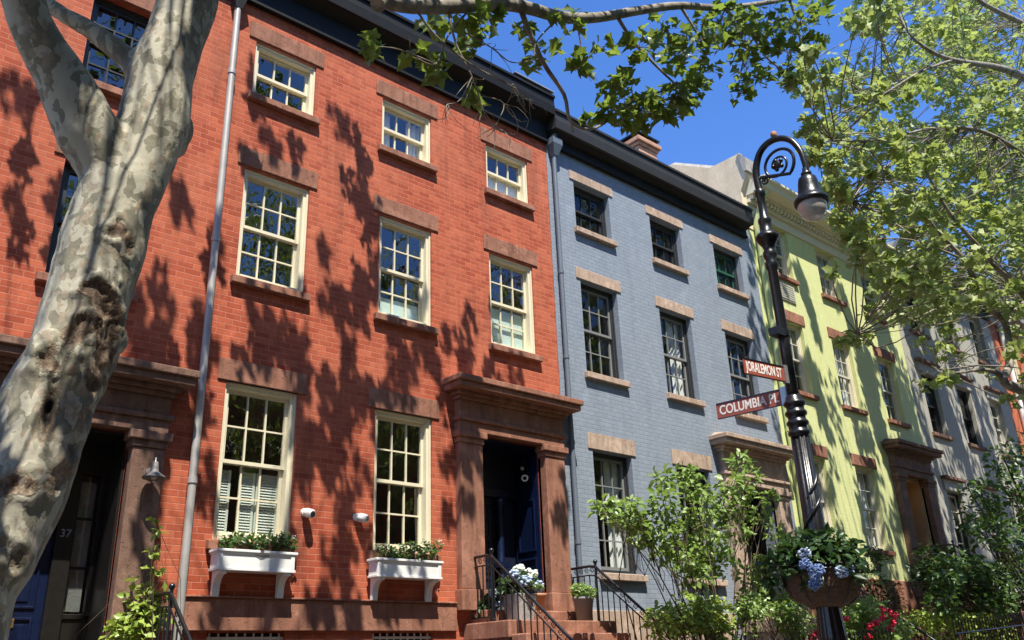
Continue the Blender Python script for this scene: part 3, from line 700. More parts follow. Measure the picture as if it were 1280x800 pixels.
downpipe(hb, 'downpipe', [(10.13, -0.075, gz(10)), (10.13, -0.075, 10.75)], 0.043, 'bluegrey_pipe', (3.6, 5.2, 6.7, 8.3))
b = MB(); x = 10.14; b.add([(x - .05, -.13, 10.7), (x + .05, -.13, 10.7), (x + .05, -.03, 10.7), (x - .05, -.03, 10.7), (x - .12, -.2, 10.92), (x + .12, -.2, 10.92), (x + .12, -.01, 10.92), (x - .12, -.01, 10.92)], [(0, 3, 2, 1), (4, 5, 6, 7), (0, 1, 5, 4), (1, 2, 6, 5), (2, 3, 7, 6), (3, 0, 4, 7)])
b.box(x - .12, x + .12, -.2, -.01, 10.921, 11.05); b.tube([(x, -.1, 11.0), (x, -.1, 11.3)], 0.06, 10); b.build('rain_hopper', 'bluegrey_pipe', hb)
# chimney with flared cap and flat cover, built on the roof
cx0, cx1, cy0, cy1 = 14.75, 15.55, 1.5, 2.35
b = MB(); b.box(cx0 + .06, cx1 - .06, cy0 + .06, cy1 - .06, 11.2, 13.70); b.box(cx0 + .02, cx1 - .02, cy0 + .02, cy1 - .02, 13.70, 13.79); b.box(cx0 - .04, cx1 + .04, cy0 - .04, cy1 + .04, 13.79, 13.91)
ch = b.build('chimney', 'chimney_brick', hb, 0.012)
b = MB(); [b.box(x - .02, x + .02, y - .02, y + .02, 13.91, 14.02) for x in (cx0 + .05, cx1 - .05) for y in (cy0 + .05, cy1 - .05)]
b.box(cx0 - .02, cx1 + .02, cy0 - .02, cy1 + .02, 14.02, 14.06); b.build('chimney_cover', 'black_metal', ch)

# ------------------------------------------------------------------ green house
hg = thing('brick_house', (20.1, 0, gz(20)), 'pale green painted row house with cream dentil cornice and brown doorway beyond the blue house', 'house', 'attached row houses along the street')
XG0, XG1 = 16.66, 23.64
ZG = [(4.05, 5.97), (7.45, 9.18), (10.38, 11.72)]
colsg = [(17.38, 18.32), (19.63, 20.57), (21.90, 22.84)]
GX0, GX1, GZ0, GZ1 = 21.82, 23.02, 3.45, 5.98
holes = [(a, b_, *ZG[r]) for r in range(3) for a, b_ in (colsg if r else colsg[:2])] + [(GX0, GX1, GZ0, GZ1)]
make_house(hg, XG0, XG1, gz(17) - 0.3, 12.1, holes, 'green_painted_wall', roof_rise=1.3)
for r in range(3):
    for c, (a, b_) in enumerate(colsg):
        if r == 0 and c == 2: continue
        make_window(hg, a, b_, *ZG[r], 0.12, 2, frame='cream_paint', bar='pale_paint', glass='glass_dark', curtain=('full_drape', 'curtain_white', 0.95) if (r == 0) else (('drapes', 'curtain_white', 1.0) if c == 1 else None))
        cx = (a + b_) / 2
        if r < 2: lintel(hg, cx - 0.59, cx + 0.59, ZG[r][1] + 0.01, ZG[r][1] + 0.28, 'brownstone')
        sill(hg, cx - 0.57, cx + 0.57, ZG[r][0], 'brownstone')
b = MB(); b.box(17.42, 18.2, -0.03, 0.02, 9.72, 10.18)
for i in range(7): b.box(17.47, 18.15, -0.045, -0.03, 9.76 + .058 * i, 9.785 + .058 * i)
b.build('louver_vent', 'pale_paint', hg)
b = MB(); b.box(XG0, 21.3, -0.05, 0.0, gz(17), 3.38); b.build('water_table', 'brownstone', hg, .008)
door_surround(hg, GX0, GX1, GZ0, GZ1, 6.75, 0.40, 'dark_brownstone', 0.32, 0.14)
b = MB(); b.box(GX0, GX1, .75, .8, GZ0, GZ1); b.box(GX1 - .05, GX1, .06, .75, GZ0, GZ1); b.box(GX0, GX0 + .05, .06, .75, GZ0, GZ1); b.box(GX0 + .05, GX1 - .05, .06, .75, GZ1 - .05, GZ1); b.build('door_reveal', 'tan_door', hg)
panelled_door(hg, GX0 + .1, GX1 - .1, GZ0, GZ1 - .3, 0.69, 'tan_door')
b = MB()
b.box(XG0, XG1, -0.04, 0, 11.73, 11.98); b.box(XG0, XG1, -0.12, 0, 11.98, 12.06)
for i in range(int((XG1 - XG0) / 0.15)): x = XG0 + 0.05 + 0.15 * i; b.box(x, x + 0.075, -0.20, -0.05, 12.06, 12.17)
b.box(XG0, XG1, -0.05, 0, 12.06, 12.17); b.box(XG0, XG1, -0.26, 0.002, 12.17, 12.21)
b.prof_x(XG0, XG1, [(-0.3, 12.21), (0.01, 12.21), (0.01, 12.56), (-0.60, 12.50), (-0.60, 12.44), (-0.52, 12.38), (-0.50, 12.27), (-0.46, 12.25)])
b.build('cornice', 'cream_paint', hg)
downpipe(hg, 'downpipe', [(16.84, -0.09, gz(17)), (16.84, -0.09, 11.45), (16.84, -0.3, 11.95), (17.0, -0.45, 12.3)], 0.06, 'pale_green_pipe', (4.2, 6.4, 8.6, 10.6))
# stepped fire wall above the blue roof
prof = [(-0.22, 11.3), (-0.22, 12.62), (-0.26, 13.05), (-0.05, 13.25), (0.72, 13.30), (1.8, 13.92), (6.5, 13.92), (6.5, 11.3)]
prof = [(-0.02, 11.3), (-0.02, 12.25), (-0.22, 12.62), (-0.24, 13.02), (-0.04, 13.26), (0.74, 13.27), (1.9, 13.95), (7, 14.2), (7, 11.3)]
b = MB(); n = len(prof); b.add([(16.50, y, z) for y, z in prof] + [(16.95, y, z) for y, z in prof], [tuple(range(n - 1, -1, -1)), tuple(range(n, 2 * n))] + [(i, (i + 1) % n, n + (i + 1) % n, n + i) for i in range(n)])
fw_ = b.build('fire_wall', 'tan_parapet_brick', hg)
b = MB(); b.tube([(16.72, y, z + 0.02) for y, z in prof[4:8]], 0.11, 6, smooth=False); b.add([(16.46, -.29, 12.7), (17.0, -.29, 12.7), (17.0, -.2, 12.7), (16.46, -.2, 12.7), (16.46, -.29, 13.06), (17.0, -.29, 13.06), (17.0, -.08, 13.27), (16.46, -.08, 13.27)], [(0, 3, 2, 1), (4, 5, 6, 7), (0, 1, 5, 4), (1, 2, 6, 5), (2, 3, 7, 6), (3, 0, 4, 7)])
b.build('coping', 'concrete', fw_)
stoop(hg, 21.3, 23.5, 3.25, -1.1, 'dark_brownstone', 10)
lt = MB(); lt.ball((22.25, 0.45, 5.55), 0.07, 10, 8, (1, 1, 1.5)); lo = lt.build('porch_lantern', 'brass', hg)
MB().ball((22.25, 0.36, 5.55), 0.045).build('bulb', 'warm_bulb', lo)

# ------------------------------------------------------------------ grey house and its neighbours
hy = thing('brick_house', (27.2, 0, gz(27)), 'pale grey painted row house streaked with leaf shadows, right of the green house', 'house', 'attached row houses along the street')
XY0, XY1 = 23.645, 30.75
ZY = [(4.02, 5.86), (7.47, 9.22), (10.52, 12.15)]
colsy = [(24.42, 25.37), (26.72, 27.68), (29.05, 30.0)]
holes = [(a, b_, *ZY[r]) for r in range(3) for a, b_ in colsy]
make_house(hy, XY0, XY1, gz(24) - .3, 12.6, holes, 'grey_painted_wall', roof_rise=1.2)
for r in range(3):
    for c, (a, b_) in enumerate(colsy):
        make_window(hy, a, b_, *ZY[r], 0.14, 1 if r == 2 else 2, frame='pale_paint' if c == 2 else 'dark_frame', bar='pale_paint' if c == 2 or r == 0 else 'dark_frame', glass='glass', cols=1 if r == 2 else 2)
        cx = (a + b_) / 2
        if r < 2:
            lintel(hy, cx - .6, cx + .6, ZY[r][1] + .01, ZY[r][1] + .3, 'grey_painted_wall', .04); MB().box(cx - .66, cx + .66, -.14, .1, ZY[r][1] + .3, ZY[r][1] + .38).build('window_hood', 'dark_brownstone', hy, .01)
        sill(hy, cx - .57, cx + .57, ZY[r][0], 'dark_brownstone')
roof_cornice(hy, XY0 + .01, XY1, 12.3, 12.55, 12.58, 12.95, 0.5, 'cornice_charcoal', 'concrete')
MB().box(XY0, XY1, -.05, 0, gz(24), 3.4).build('water_table', 'concrete', hy)
stoop(hy, 27.8, 29.8, 3.2, -1, 'concrete', 9)

ho = thing('brick_house', (34.5, 0, gz(34)), 'orange red brick row house with white rain pipe at the far right of the row', 'house', 'attached row houses along the street')
XO0, XO1 = 30.76, 38.0
colso = [(31.9, 32.9), (34.2, 35.2), (36.5, 37.5)]
holes = [(a, b_, z, z + 1.8) for z in (4.0, 7.4, 10.4) for a, b_ in colso]
make_house(ho, XO0, XO1, gz(31) - .3, 12.6, holes, 'orange_brick')
for a, b_, z0, z1 in holes:
    make_window(ho, a, b_, z0, z1, .12, 2, glass='glass_dark'); lintel(ho, a - .12, b_ + .12, z1 + .01, z1 + .26, 'brownstone'); sill(ho, a - .1, b_ + .1, z0, 'brownstone')
roof_cornice(ho, XO0 + .01, XO1, 12.3, 12.5, 12.55, 12.85, .45, 'concrete', 'concrete')
downpipe(ho, 'downpipe', [(31.45, -.1, gz(31)), (31.45, -.1, 12.5)], 0.09, 'white_paint')

ht = thing('tall_building', (33, 5, gz(33)), 'tall cream stucco building rising behind the roofs of the green and grey houses', 'building')
holes = [(a, a + 1.0, z, z + 1.7) for z in (13.2, 16.2) for a in (28.6, 31.4, 34.2, 37.0)]
b = MB(); wall_with_holes(b, 27.0, 40.0, 0.5, 18.9, holes); b.box(27.0, 40.0, 0.33, 7.0, 0.5, 18.9)
for i in range(len(b.v)): b.v[i] = (b.v[i][0], b.v[i][1] + 11.6, b.v[i][2])
b.build('wall', 'cream_stucco', ht)
for a, c, z0, z1 in holes:
    f = MB(); f.box(a, a + .06, 11.7, 11.8, z0, z1); f.box(c - .06, c, 11.7, 11.8, z0, z1); f.box(a + .06, c - .06, 11.7, 11.8, z0, z0 + .06); f.box(a + .06, c - .06, 11.7, 11.8, z1 - .06, z1); f.box(a + .06, c - .06, 11.71, 11.79, (z0 + z1) / 2 - .03, (z0 + z1) / 2 + .03)
    wn = f.build('window', 'white_paint', ht); MB().box(a + .06, c - .06, 11.74, 11.75, z0 + .06, z1 - .06).build('pane', 'glass_dark', wn)
MB().cornice(27.0, 40.0, 11.6, [(0.15, 18.9, 19.05), (0.3, 19.05, 19.2), (0.4, 19.2, 19.3)]).build('cornice', 'cream_paint', ht)

# ================================================================== RAILINGS, FENCES
def railing(root, x, yl, zt, slope, length, mat='black_metal', hgt=0.88, y0=-0.04, foot_gap=0.07):
    """wrought iron stair railing in the plane x: level part over the landing, then sloping down with the steps"""
    def top(y): return zt + hgt if y > yl else zt + hgt + (y - yl) * slope
    ye = yl - length
    path = [(x, y0, top(0)), (x, yl + 0.12, top(0)), (x, yl, top(0) - 0.02), (x, yl - 0.12, top(yl - 0.12) - 0.02), (x, ye, top(ye))]
    MB().tube(path, 0.021, 8).build('handrail', mat, root)
    MB().tube([(p[0], p[1], p[2] - 0.13) for p in path], 0.011, 6).build('rail', mat, root)
    MB().tube([(p[0], p[1], p[2] - hgt + foot_gap) for p in path], 0.012, 6).build('rail', mat, root)
    b = MB(); n = int((y0 - ye) / 0.115)
    for i in range(n + 1):
        y = y0 - 0.03 - (y0 - ye - 0.05) * i / n; b.tube([(x, y, top(y) - hgt + foot_gap - (0.0)), (x, y, top(y) - 0.13)], 0.0095, 6)
    b.build('balusters', mat, root)
    b = MB()
    for i in range(n):
        y = y0 - 0.09 - (y0 - ye - 0.05) * i / n; z = top(y) - 0.068
        pts = [(x, y + 0.045 * math.cos(a) * (1 - 0.06 * k), z + 0.045 * math.sin(a) * (1 - 0.06 * k)) for k, a in enumerate(np.linspace(0, 2.6 * math.pi, 14))]
        b.tube(pts, 0.006, 5)
    b.build('scrollwork', mat, root)
    for y in (yl, ye):
        b = MB(); b.tube([(x, y, top(y) - hgt - 0.12 if y == yl else max(top(y) - hgt - .1, gz(x))), (x, y, top(y) + 0.03)], 0.02, 8); b.ball((x, y, top(y) + 0.055), 0.035); b.build('newel_post', mat, root)
for x, yl, zt, ln, lab in ((7.98, -0.5, 2.36, 2.3, 'black wrought iron stair railing left of the brownstone stoop of the red house'),
                           (9.98, -0.55, 2.30, 2.3, 'black wrought iron stair railing beside the tall grey plant pot on the stoop'),
                           (3.52, -0.75, 1.72, 1.9, 'black iron stair railing behind the ivy at the lower left corner'),
                           (21.45, -1.1, 3.25, 1.8, 'dark iron railing on the stoop of the green house'),
                           (16.25, -0.9, 2.45, 1.8, 'black iron stair railing hidden among shrubs before the blue house door')):
    railing(thing('stair_railing', (x, yl, gz(x)), lab, 'railing', 'iron stoop railings'), x, yl, zt, 0.80, ln)
def iron_fence(x0, x1, y, lab, hgt=1.45):
    t = thing('iron_fence', ((x0 + x1) / 2, y, gz((x0 + x1) / 2)), lab, 'fence', 'iron garden fences')
    b = MB(); n = int((x1 - x0) / 0.125)
    for i in range(n + 1):
        x = x0 + (x1 - x0) * i / n; z = gz(x); b.tube([(x, y, z), (x, y, z + hgt - 0.06), (x, y, z + hgt - 0.05), (x, y, z + hgt + 0.04)], [0.010, 0.010, 0.019, 0.002], 6)
    b.build('pickets', 'black_metal', t)
    for h_ in (0.15, hgt - 0.2): MB().tube([(x0, y, gz(x0) + h_), (x1, y, gz(x1) + h_)], 0.016, 6).build('rail', 'black_metal', t)
iron_fence(10.3, 14.2, -2.85, 'black iron picket fence before the garden of the blue house')
iron_fence(16.5, 21.2, -2.85, 'black iron picket fence before the hedge of the green house')
iron_fence(23.7, 27.7, -2.85, 'black iron picket fence before the shrubs of the grey house')

# ================================================================== PLANTS
def cluster_points(C, R, n, squash=0.8):
    d = rng.normal(size=(n, 3)); d /= np.linalg.norm(d, axis=1)[:, None]
    r = R * rng.uniform(0.15, 1, n) ** 0.5
    return np.asarray(C) + d * r[:, None] * np.array([1, 1, squash])
def stem_tube(b, p, q, r0, r1, bend=0.12, n=5, sides=5):
    p, q = Vector(p), Vector(q); d = q - p; L = d.length
    off = Vector(rng.normal(size=3)) * bend * L
    pts = [p + d * t + off * math.sin(math.pi * t) * (1 if i % 2 else 0.8) for i, t in enumerate(np.linspace(0, 1, n))]
    b.tube(pts, [r0 + (r1 - r0) * t for t in np.linspace(0, 1, n)], sides)
def plant(name, base, label, cat, clusters, leaf, size, mat, group=None, stem_r=0.012, stem_mat='stem', stems=True, spray=False):
    """a plant: stems from its base into leaf clusters [(centre, radius, leaf count)]"""
    t = thing(name, base, label, cat, group)
    if stems:
        b = MB(); C0 = np.array([c[0] for c in clusters]); mid = Vector(base).lerp(Vector(C0.mean(0)), 0.4)
        for i, (c, r, n) in enumerate(clusters):
            root = (base[0] + rng.uniform(-.12, .12), base[1] + rng.uniform(-.1, .1), base[2])
            stem_tube(b, root, c, stem_r, stem_r * 0.35, 0.07)
            for k in range(3): stem_tube(b, Vector(root).lerp(Vector(c), 0.75), cluster_points(c, r, 1)[0], stem_r * .4, stem_r * .2, .1, 4, 4)
        b.build('stem', stem_mat, t)
    P = np.concatenate([cluster_points(c, r, n) for c, r, n in clusters])
    Cc = np.concatenate([np.repeat(np.asarray(c, float)[None], n, 0) for c, r, n in clusters])
    ax = P - Cc; ax /= np.linalg.norm(ax, axis=1)[:, None] + 1e-9; ax = ax * 0.7 + rng.normal(size=ax.shape) * 0.5; ax[:, 2] -= 0.1; ax /= np.linalg.norm(ax, axis=1)[:, None]
    nr = rng.normal(size=P.shape) * 0.55 + np.array([-0.12, -0.25, 0.9]); nr /= np.linalg.norm(nr, axis=1)[:, None]
    leaves_mesh('foliage', leaf, P, size, mat, t, nr, ax)
    return t
def px_clusters(lst, y, dy=0.25, k=1.0):
    """clusters given by where they stand in the survey picture, on the garden line y; radius from the picture too"""
    out = []
    for u, v, r, n in lst:
        c = at_y(u, v, y + rng.uniform(-dy, dy)); dep = pix(c)[2][0]
        out.append((c, r * dep / FPX, int(n * k)))
    return out
def flowers(root, pts, r, mat, n=16, name='flower', fl=0.4):
    for c in pts:
        b = MB(); c = np.asarray(c)
        for p in cluster_points(c, r, n, 0.85):
            d = (p - c); d = d / (np.linalg.norm(d) + 1e-9); p = c + d * r * rng.uniform(0.7, 1.0); b.ball(p, r * fl * rng.uniform(0.7, 1.1), 6, 4, (1, 1, 0.7))
        b.build(name, mat, root)

# window boxes
def window_box(x0, x1, z0, z1, lab):
    t = thing('window_box', ((x0 + x1) / 2, -0.17, z0), lab, 'window box', 'white window boxes')
    b = MB(); y0, y1 = -0.29, -0.055
    b.box(x0 + .03, x1 - .03, y0 + .025, y1, z0 + .03, z1 - .05); b.box(x0 + .015, x1 - .015, y0 + .012, y1 + .002, z0, z0 + .03)
    b.box(x0 + .015, x1 - .015, y0 + .012, y1 + .001, z1 - .05, z1 - .03); b.box(x0, x1, y0, y1 + .003, z1 - .03, z1)
    for xa in (x0 + .03, x1 - .03 - .05): b.box(xa, xa + .05, y0 + .014, y0 + .025, z0 + .03, z1 - .05)
    b.build('box', 'white_paint', t, 0.004)
    for xa in (x0 + 0.06, x1 - 0.15):
        n = 8; pr = [(y1, z0)] + [(y0 + 0.03, z0), (y0 + 0.03, z0 - 0.035)] + [(y0 + 0.05 + 0.13 * math.sin(a), z0 - 0.035 - 0.15 * (1 - math.cos(a))) for a in np.linspace(0.2, math.pi / 2, n)] + [(y1 - 0.045, z0 - 0.27), (y1, z0 - 0.27)]
        MB().prof_x(xa, xa + 0.085, pr[::-1]).build('bracket', 'white_paint', t, 0.003)
    return t
window_box(4.16, 5.16, 2.90, 3.135, 'white wooden window box under the left ground floor window of the red house')
window_box(6.26, 7.32, 2.905, 3.14, 'white wooden window box under the ground floor window nearest the brownstone doorway')
for u0, u1, v, lab in ((282, 366, 676, 'dark leafy flowering plants in the left white window box'), (478, 546, 688, 'leafy plants with pale flowers in the right white window box')):
    cl = px_clusters([(u0 + (u1 - u0) * t, v + rng.uniform(-5, 5), 10, 60) for t in np.linspace(0.03, 0.97, 9)], -0.17, 0.05)
    t = plant('flowering_plant', (cl[4][0][0], -0.17, 3.08), lab, 'plant', cl, 'small', 0.055, 'mid_leaf', 'plants in the window boxes', 0.005)
    flowers(t, [c[0] + rng.uniform(-.05, .05, 3) + (0, -.05, .05) for c in cl[::2]], 0.025, 'flower_white', 7)

# wall cameras and lamps
for (u, v), lab, tx in (((383, 640), 'white round security camera on the red brick wall right of the left window box', .3), ((448, 646), 'white round security camera on the red brick wall left of the right window box', 1.0)):
    c = at_y(u, v, -0.05); t = thing('security_camera', (c[0], 0, c[2]), lab, 'camera', 'wall cameras on the red house')
    b = MB(); b.tube([(c[0], 0.0, c[2]), (c[0], -0.035, c[2])], [0.055, 0.05], 14); b.build('mount', 'camera_white', t)
    d = Vector((0.55 * tx, -0.8, -0.25)).normalized(); p = Vector((c[0], -0.03, c[2]))
    b = MB(); b.tube([p, p + d * 0.03, p + d * 0.12, p + d * 0.145], [0.04, 0.058, 0.058, 0.045], 16); bo = b.build('body', 'camera_white', t)
    MB().tube([p + d * 0.143, p + d * 0.152], [0.036, 0.034], 14).build('lens', 'lens_black', bo)
t = thing('security_camera', (9.42, 0.3, 4.62), 'white security camera under a small lamp inside the dark doorway numbered 39', 'camera', 'wall cameras on the red house')
b = MB(); b.tube([(9.43, 0.3, 4.62), (9.33, 0.24, 4.58), (9.27, 0.17, 4.56)], [0.03, 0.05, 0.055], 14); bo = b.build('body', 'camera_white', t); MB().tube([(9.272, 0.172, 4.56), (9.265, 0.162, 4.557)], 0.03, 12).build('lens', 'lens_black', bo)
t = thing('porch_light', (9.42, 0.3, 4.75), 'small dark porch light with clear glass inside the doorway numbered 39', 'wall lamp')
b = MB(); b.tube([(9.43, .3, 4.86), (9.36, .3, 4.88), (9.34, .3, 4.82)], .012, 8); b.lathe([(.02, 4.82), (.045, 4.79), (.045, 4.775)], 9.34, .3, 14); b.build('fixture', 'black_metal', t); MB().ball((9.34, .3, 4.745), .035).build('globe', 'lamp_glass', t)
c = at_y(192, 588, -0.24); t = thing('wall_lamp', (c[0], -0.14, c[2]), 'grey metal wall lamp with wide shade on the brownstone pilaster beside the dark blue door', 'wall lamp')
x, z = c[0], c[2]; yl_ = -0.27
MB().tube([(x, -.13, z + .0), (x, -.155, z + .0)], .05, 14).build('wall_plate', 'pot_grey', t)
MB().tube([(x, -.15, z + .02), (x, -.20, z + .03), (x, -.24, z + .10), (x, yl_, z + .13), (x, yl_, z + .07)], .011, 8).build('arm', 'steel', t)
MB().lathe([(.03, z + .09), (.04, z + .02), (.045, z - .02), (.12, z - .075), (.125, z - .095), (.11, z - .09), (.04, z - .03)], x, yl_, 22).build('shade', 'pot_grey', t)
MB().ball((x, yl_, z - .075), .035).build('bulb', 'lamp_glass', t)

# pots on the stoop
def lathe_thing(name, prof, x, y, z, mat, lab, cat, grp=None, sides=20):
    t = MB().lathe([(r, z + h_) for r, h_ in prof], 0, 0, sides)
    for i in range(len(t.v)): t.v[i] = (t.v[i][0] + 0, t.v[i][1], t.v[i][2] - z)
    o = t.build(name, mat); o.location = (x, y, z); return tag(o, lab, cat, grp)
ZL = 2.362
lathe_thing('plant_pot', [(.105, 0), (.15, .30), (.16, .31), (.16, .34), (.14, .34), (.13, .28)], 9.60, -0.62, ZL, 'pot_grey', 'tall grey plant pot at the right end of the brownstone stoop', 'plant pot', 'pots on the stoop')
plant('flowering_plant', (9.60, -.62, ZL + .3), 'bright green leafy plant in the tall grey pot on the stoop', 'plant', [((9.60 + a, -.62 + b_, ZL + .42 + c), .11, 60) for a, b_, c in ((0, 0, .05), (.1, 0, 0), (-.1, 0, .02), (0, .08, 0), (.02, -.1, -.02))], 'small', .06, 'shrub_leaf', 'plants on the stoop', .006)
lathe_thing('plant_pot', [(.075, 0), (.10, .20), (.12, .21), (.12, .25), (.09, .25)], 9.16, -.14, ZL + .172, 'terracotta', 'small terracotta pot on the doorstep right of the pale hydrangea', 'plant pot', 'pots on the stoop')
b = MB(); xq, yq = 8.42, -0.55
b.add([(xq - .13, yq - .13, ZL), (xq + .13, yq - .13, ZL), (xq + .13, yq + .13, ZL), (xq - .13, yq + .13, ZL), (xq - .18, yq - .18, ZL + .36), (xq + .18, yq - .18, ZL + .36), (xq + .18, yq + .18, ZL + .36), (xq - .18, yq + .18, ZL + .36)], [(0, 3, 2, 1), (4, 5, 6, 7), (0, 1, 5, 4), (1, 2, 6, 5), (2, 3, 7, 6), (3, 0, 4, 7)])
tag(b.build('plant_pot', 'concrete', None, .01), 'pale square planter behind the left stoop railing', 'plant pot', 'pots on the stoop')
hyd = plant('hydrangea', (xq, yq, ZL + .3), 'hydrangea with white and pale blue flower heads in the square planter by the door', 'plant', [((xq + a, yq + b_, ZL + .48 + c), .13, 55) for a, b_, c in ((0, 0, .08), (.16, .05, 0), (-.15, 0, .02), (.05, -.13, 0), (-.05, .12, 0))], 'oval', .10, 'mid_leaf', 'plants on the stoop', .008)
flowers(hyd, [(xq + .16, yq - .08, ZL + .62), (xq + .24, yq + .06, ZL + .50), (xq + .05, yq + .05, ZL + .68)], .085, 'flower_white', 40, 'flower_head')
flowers(hyd, [(xq - .15, yq - .08, ZL + .60), (xq - .02, yq - .18, ZL + .52), (xq + .2, yq - .16, ZL + .46)], .08, 'flower_paleblue', 40, 'flower_head')
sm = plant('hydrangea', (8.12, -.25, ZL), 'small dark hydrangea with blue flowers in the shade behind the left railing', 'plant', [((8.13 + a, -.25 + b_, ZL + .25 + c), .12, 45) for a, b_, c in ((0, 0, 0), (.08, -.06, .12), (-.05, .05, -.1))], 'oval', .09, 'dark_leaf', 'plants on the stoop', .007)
flowers(sm, [(8.1, -.37, ZL + .38), (8.2, -.36, ZL + .22)], .06, 'flower_paleblue', 25, 'flower_head')

# climbing ivy at the left doorway
cl = px_clusters([(165, 785, 26, 110), (180, 765, 22, 90), (150, 790, 18, 60), (195, 775, 16, 60), (185, 740, 12, 35), (192, 715, 9, 16), (190, 690, 8, 12), (194, 665, 6, 8), (193, 650, 4, 5), (163, 745, 8, 8), (168, 725, 6, 6), (205, 742, 7, 10)], -0.35, 0.12)
plant('climbing_ivy', (3.5, -.35, gz(3.4)), 'yellow green ivy climbing the brownstone pilaster at the lower left', 'plant', cl, 'small', .085, 'lime_leaf', None, .006)

# garden shrubs in front of the blue house
cl = px_clusters([(754, 632, 13, 30), (775, 647, 20, 55), (799, 653, 20, 60), (829, 599, 15, 36), (829, 628, 20, 50), (859, 593, 17, 36), (868, 614, 20, 50), (826, 665, 24, 75), (853, 665, 26, 80), (880, 640, 26, 80), (904, 629, 24, 60), (925, 578, 16, 36), (936, 596, 17, 36), (912, 605, 16, 30),
                  (961, 623, 13, 24), (949, 645, 15, 26), (967, 665, 13, 24), (886, 680, 28, 90), (856, 697, 28, 90), (868, 720, 20, 45), (895, 704, 22, 55), (919, 662, 22, 55), (835, 690, 22, 60), (805, 675, 16, 36), (916, 640, 18, 36), (790, 630, 12, 18), (930, 615, 14, 25)], -1.75, 0.4, 1.8)
plant('viburnum_shrub', (11.0, -1.75, gz(11)), 'tall open leafy shrub with bright green leaves standing before the blue house windows', 'shrub', cl, 'oval', .115, 'shrub_leaf', 'garden shrubs', .016)
cl = px_clusters([(830 + rng.uniform(-12, 85), 772 + rng.uniform(-20, 26), 17, 60) for i in range(26)], -2.2, 0.3)
plant('low_shrub', (10.6, -2.2, gz(10.6)), 'low lime green shrub at the foot of the tall open shrub', 'shrub', cl, 'oval', .085, 'lime_leaf', 'garden shrubs', .01)
cl = px_clusters([(955 + rng.uniform(-35, 60), 770 + rng.uniform(-26, 28), 16, 60) for i in range(26)], -2.1, 0.3)
plant('low_shrub', (13.0, -2.1, gz(13)), 'light green feathery shrub behind the lamp post between the two picket fences', 'shrub', cl, 'oval', .075, 'shrub_leaf', 'garden shrubs', .01)
cl = px_clusters([(950, 705, 18, 50), (975, 690, 18, 40), (930, 715, 15, 30), (965, 725, 20, 50), (985, 712, 16, 34), (945, 735, 16, 40), (1000, 735, 16, 40)], -1.5, 0.2)
plant('low_shrub', (14.0, -1.5, gz(14)), 'broad leaved green shrub beside the doorway of the blue house', 'shrub', cl, 'oval', .11, 'shrub_leaf', 'garden shrubs', .012)

# plants before the green and grey houses
rh_c = px_clusters([(1065 + rng.uniform(-18, 62), 778 + rng.uniform(-26, 24), 16, 55) for i in range(24)], -2.2, 0.3)
rh = plant('rhododendron', (14.6, -2.2, gz(14.6)), 'pale green rhododendron with crimson red flowers right of the lamp post', 'shrub', rh_c, 'oval', .11, 'shrub_leaf', 'garden shrubs', .01)
flowers(rh, [at_y(u, v, -2.75) for u, v in ((1095, 778), (1104, 772), (1088, 783), (1117, 779), (1112, 787), (1085, 797), (1103, 762), (1111, 765), (1057, 773), (1015, 797), (1022, 793), (1120, 770))], .055, 'flower_red', 14, 'flower_head', .5)
cl = px_clusters([(1092, 690, 10, 60), (1090, 705, 13, 90), (1093, 725, 15, 110), (1097, 745, 16, 120), (1085, 735, 12, 60), (1115, 735, 12, 70), (1118, 752, 14, 90), (1107, 765, 16, 90), (1100, 700, 9, 40)], -1.3, 0.15)
plant('yew_shrub', (17.3, -1.3, gz(17)), 'dark upright yew bush in front of the green wall', 'shrub', cl, 'needle', .10, 'dark_leaf', 'garden shrubs', .012)
hp = np.stack([rng.uniform(16.6, 20.6, 7000), rng.uniform(-2.35, -1.6, 7000), rng.uniform(1.3, 2.5, 7000)], 1)
hp = hp[(hp[:, 2] > 2.25) | (hp[:, 1] < -2.2)]; hp[:, 2] += 0.05 * np.sin(hp[:, 0] * 5)
t = thing('clipped_hedge', (18.6, -2, gz(18.6)), 'clipped yellow green hedge behind the picket fence of the green house', 'hedge')
leaves_mesh('foliage', 'small', hp, .075, 'lime_leaf', t); b = MB()
for i in range(14): stem_tube(b, (16.8 + i * .28, -2, gz(17)), (16.8 + i * .28, -2, 2.3), .012, .006, .05)
b.build('stem', 'stem', t)
cl = px_clusters([(1255, 575, 24, 70), (1272, 600, 26, 80), (1240, 615, 26, 80), (1225, 640, 22, 60), (1262, 640, 32, 110), (1240, 665, 28, 90), (1275, 680, 30, 100), (1210, 610, 12, 16), (1290, 560, 30, 80), (1215, 655, 16, 26), (1300, 620, 30, 90)], -2.2, 0.5, 1.3)
plant('garden_tree', (25.5, -2.2, gz(25)), 'small bushy green tree in front of the grey house at the right edge', 'tree', cl, 'oval', .16, 'mid_leaf', None, .03)
cl = px_clusters([(1190 + rng.uniform(-20, 100), 735 + rng.uniform(-45, 30), 20, 80) for i in range(30)], -2.0, 0.35)
plant('low_shrub', (22.6, -2.0, gz(22)), 'dense dark leafy shrub behind the picket fence of the grey house', 'shrub', cl, 'oval', .13, 'mid_leaf', 'garden shrubs', .014)
cl = px_clusters([(1180 + rng.uniform(-30, 30), 715 + rng.uniform(-25, 20), 16, 60) for i in range(12)], -1.2, 0.2)
plant('low_shrub', (22.9, -1.2, gz(22)), 'deep green shrub crowding the stoop of the green house', 'shrub', cl, 'oval', .12, 'dark_leaf', 'garden shrubs', .012)

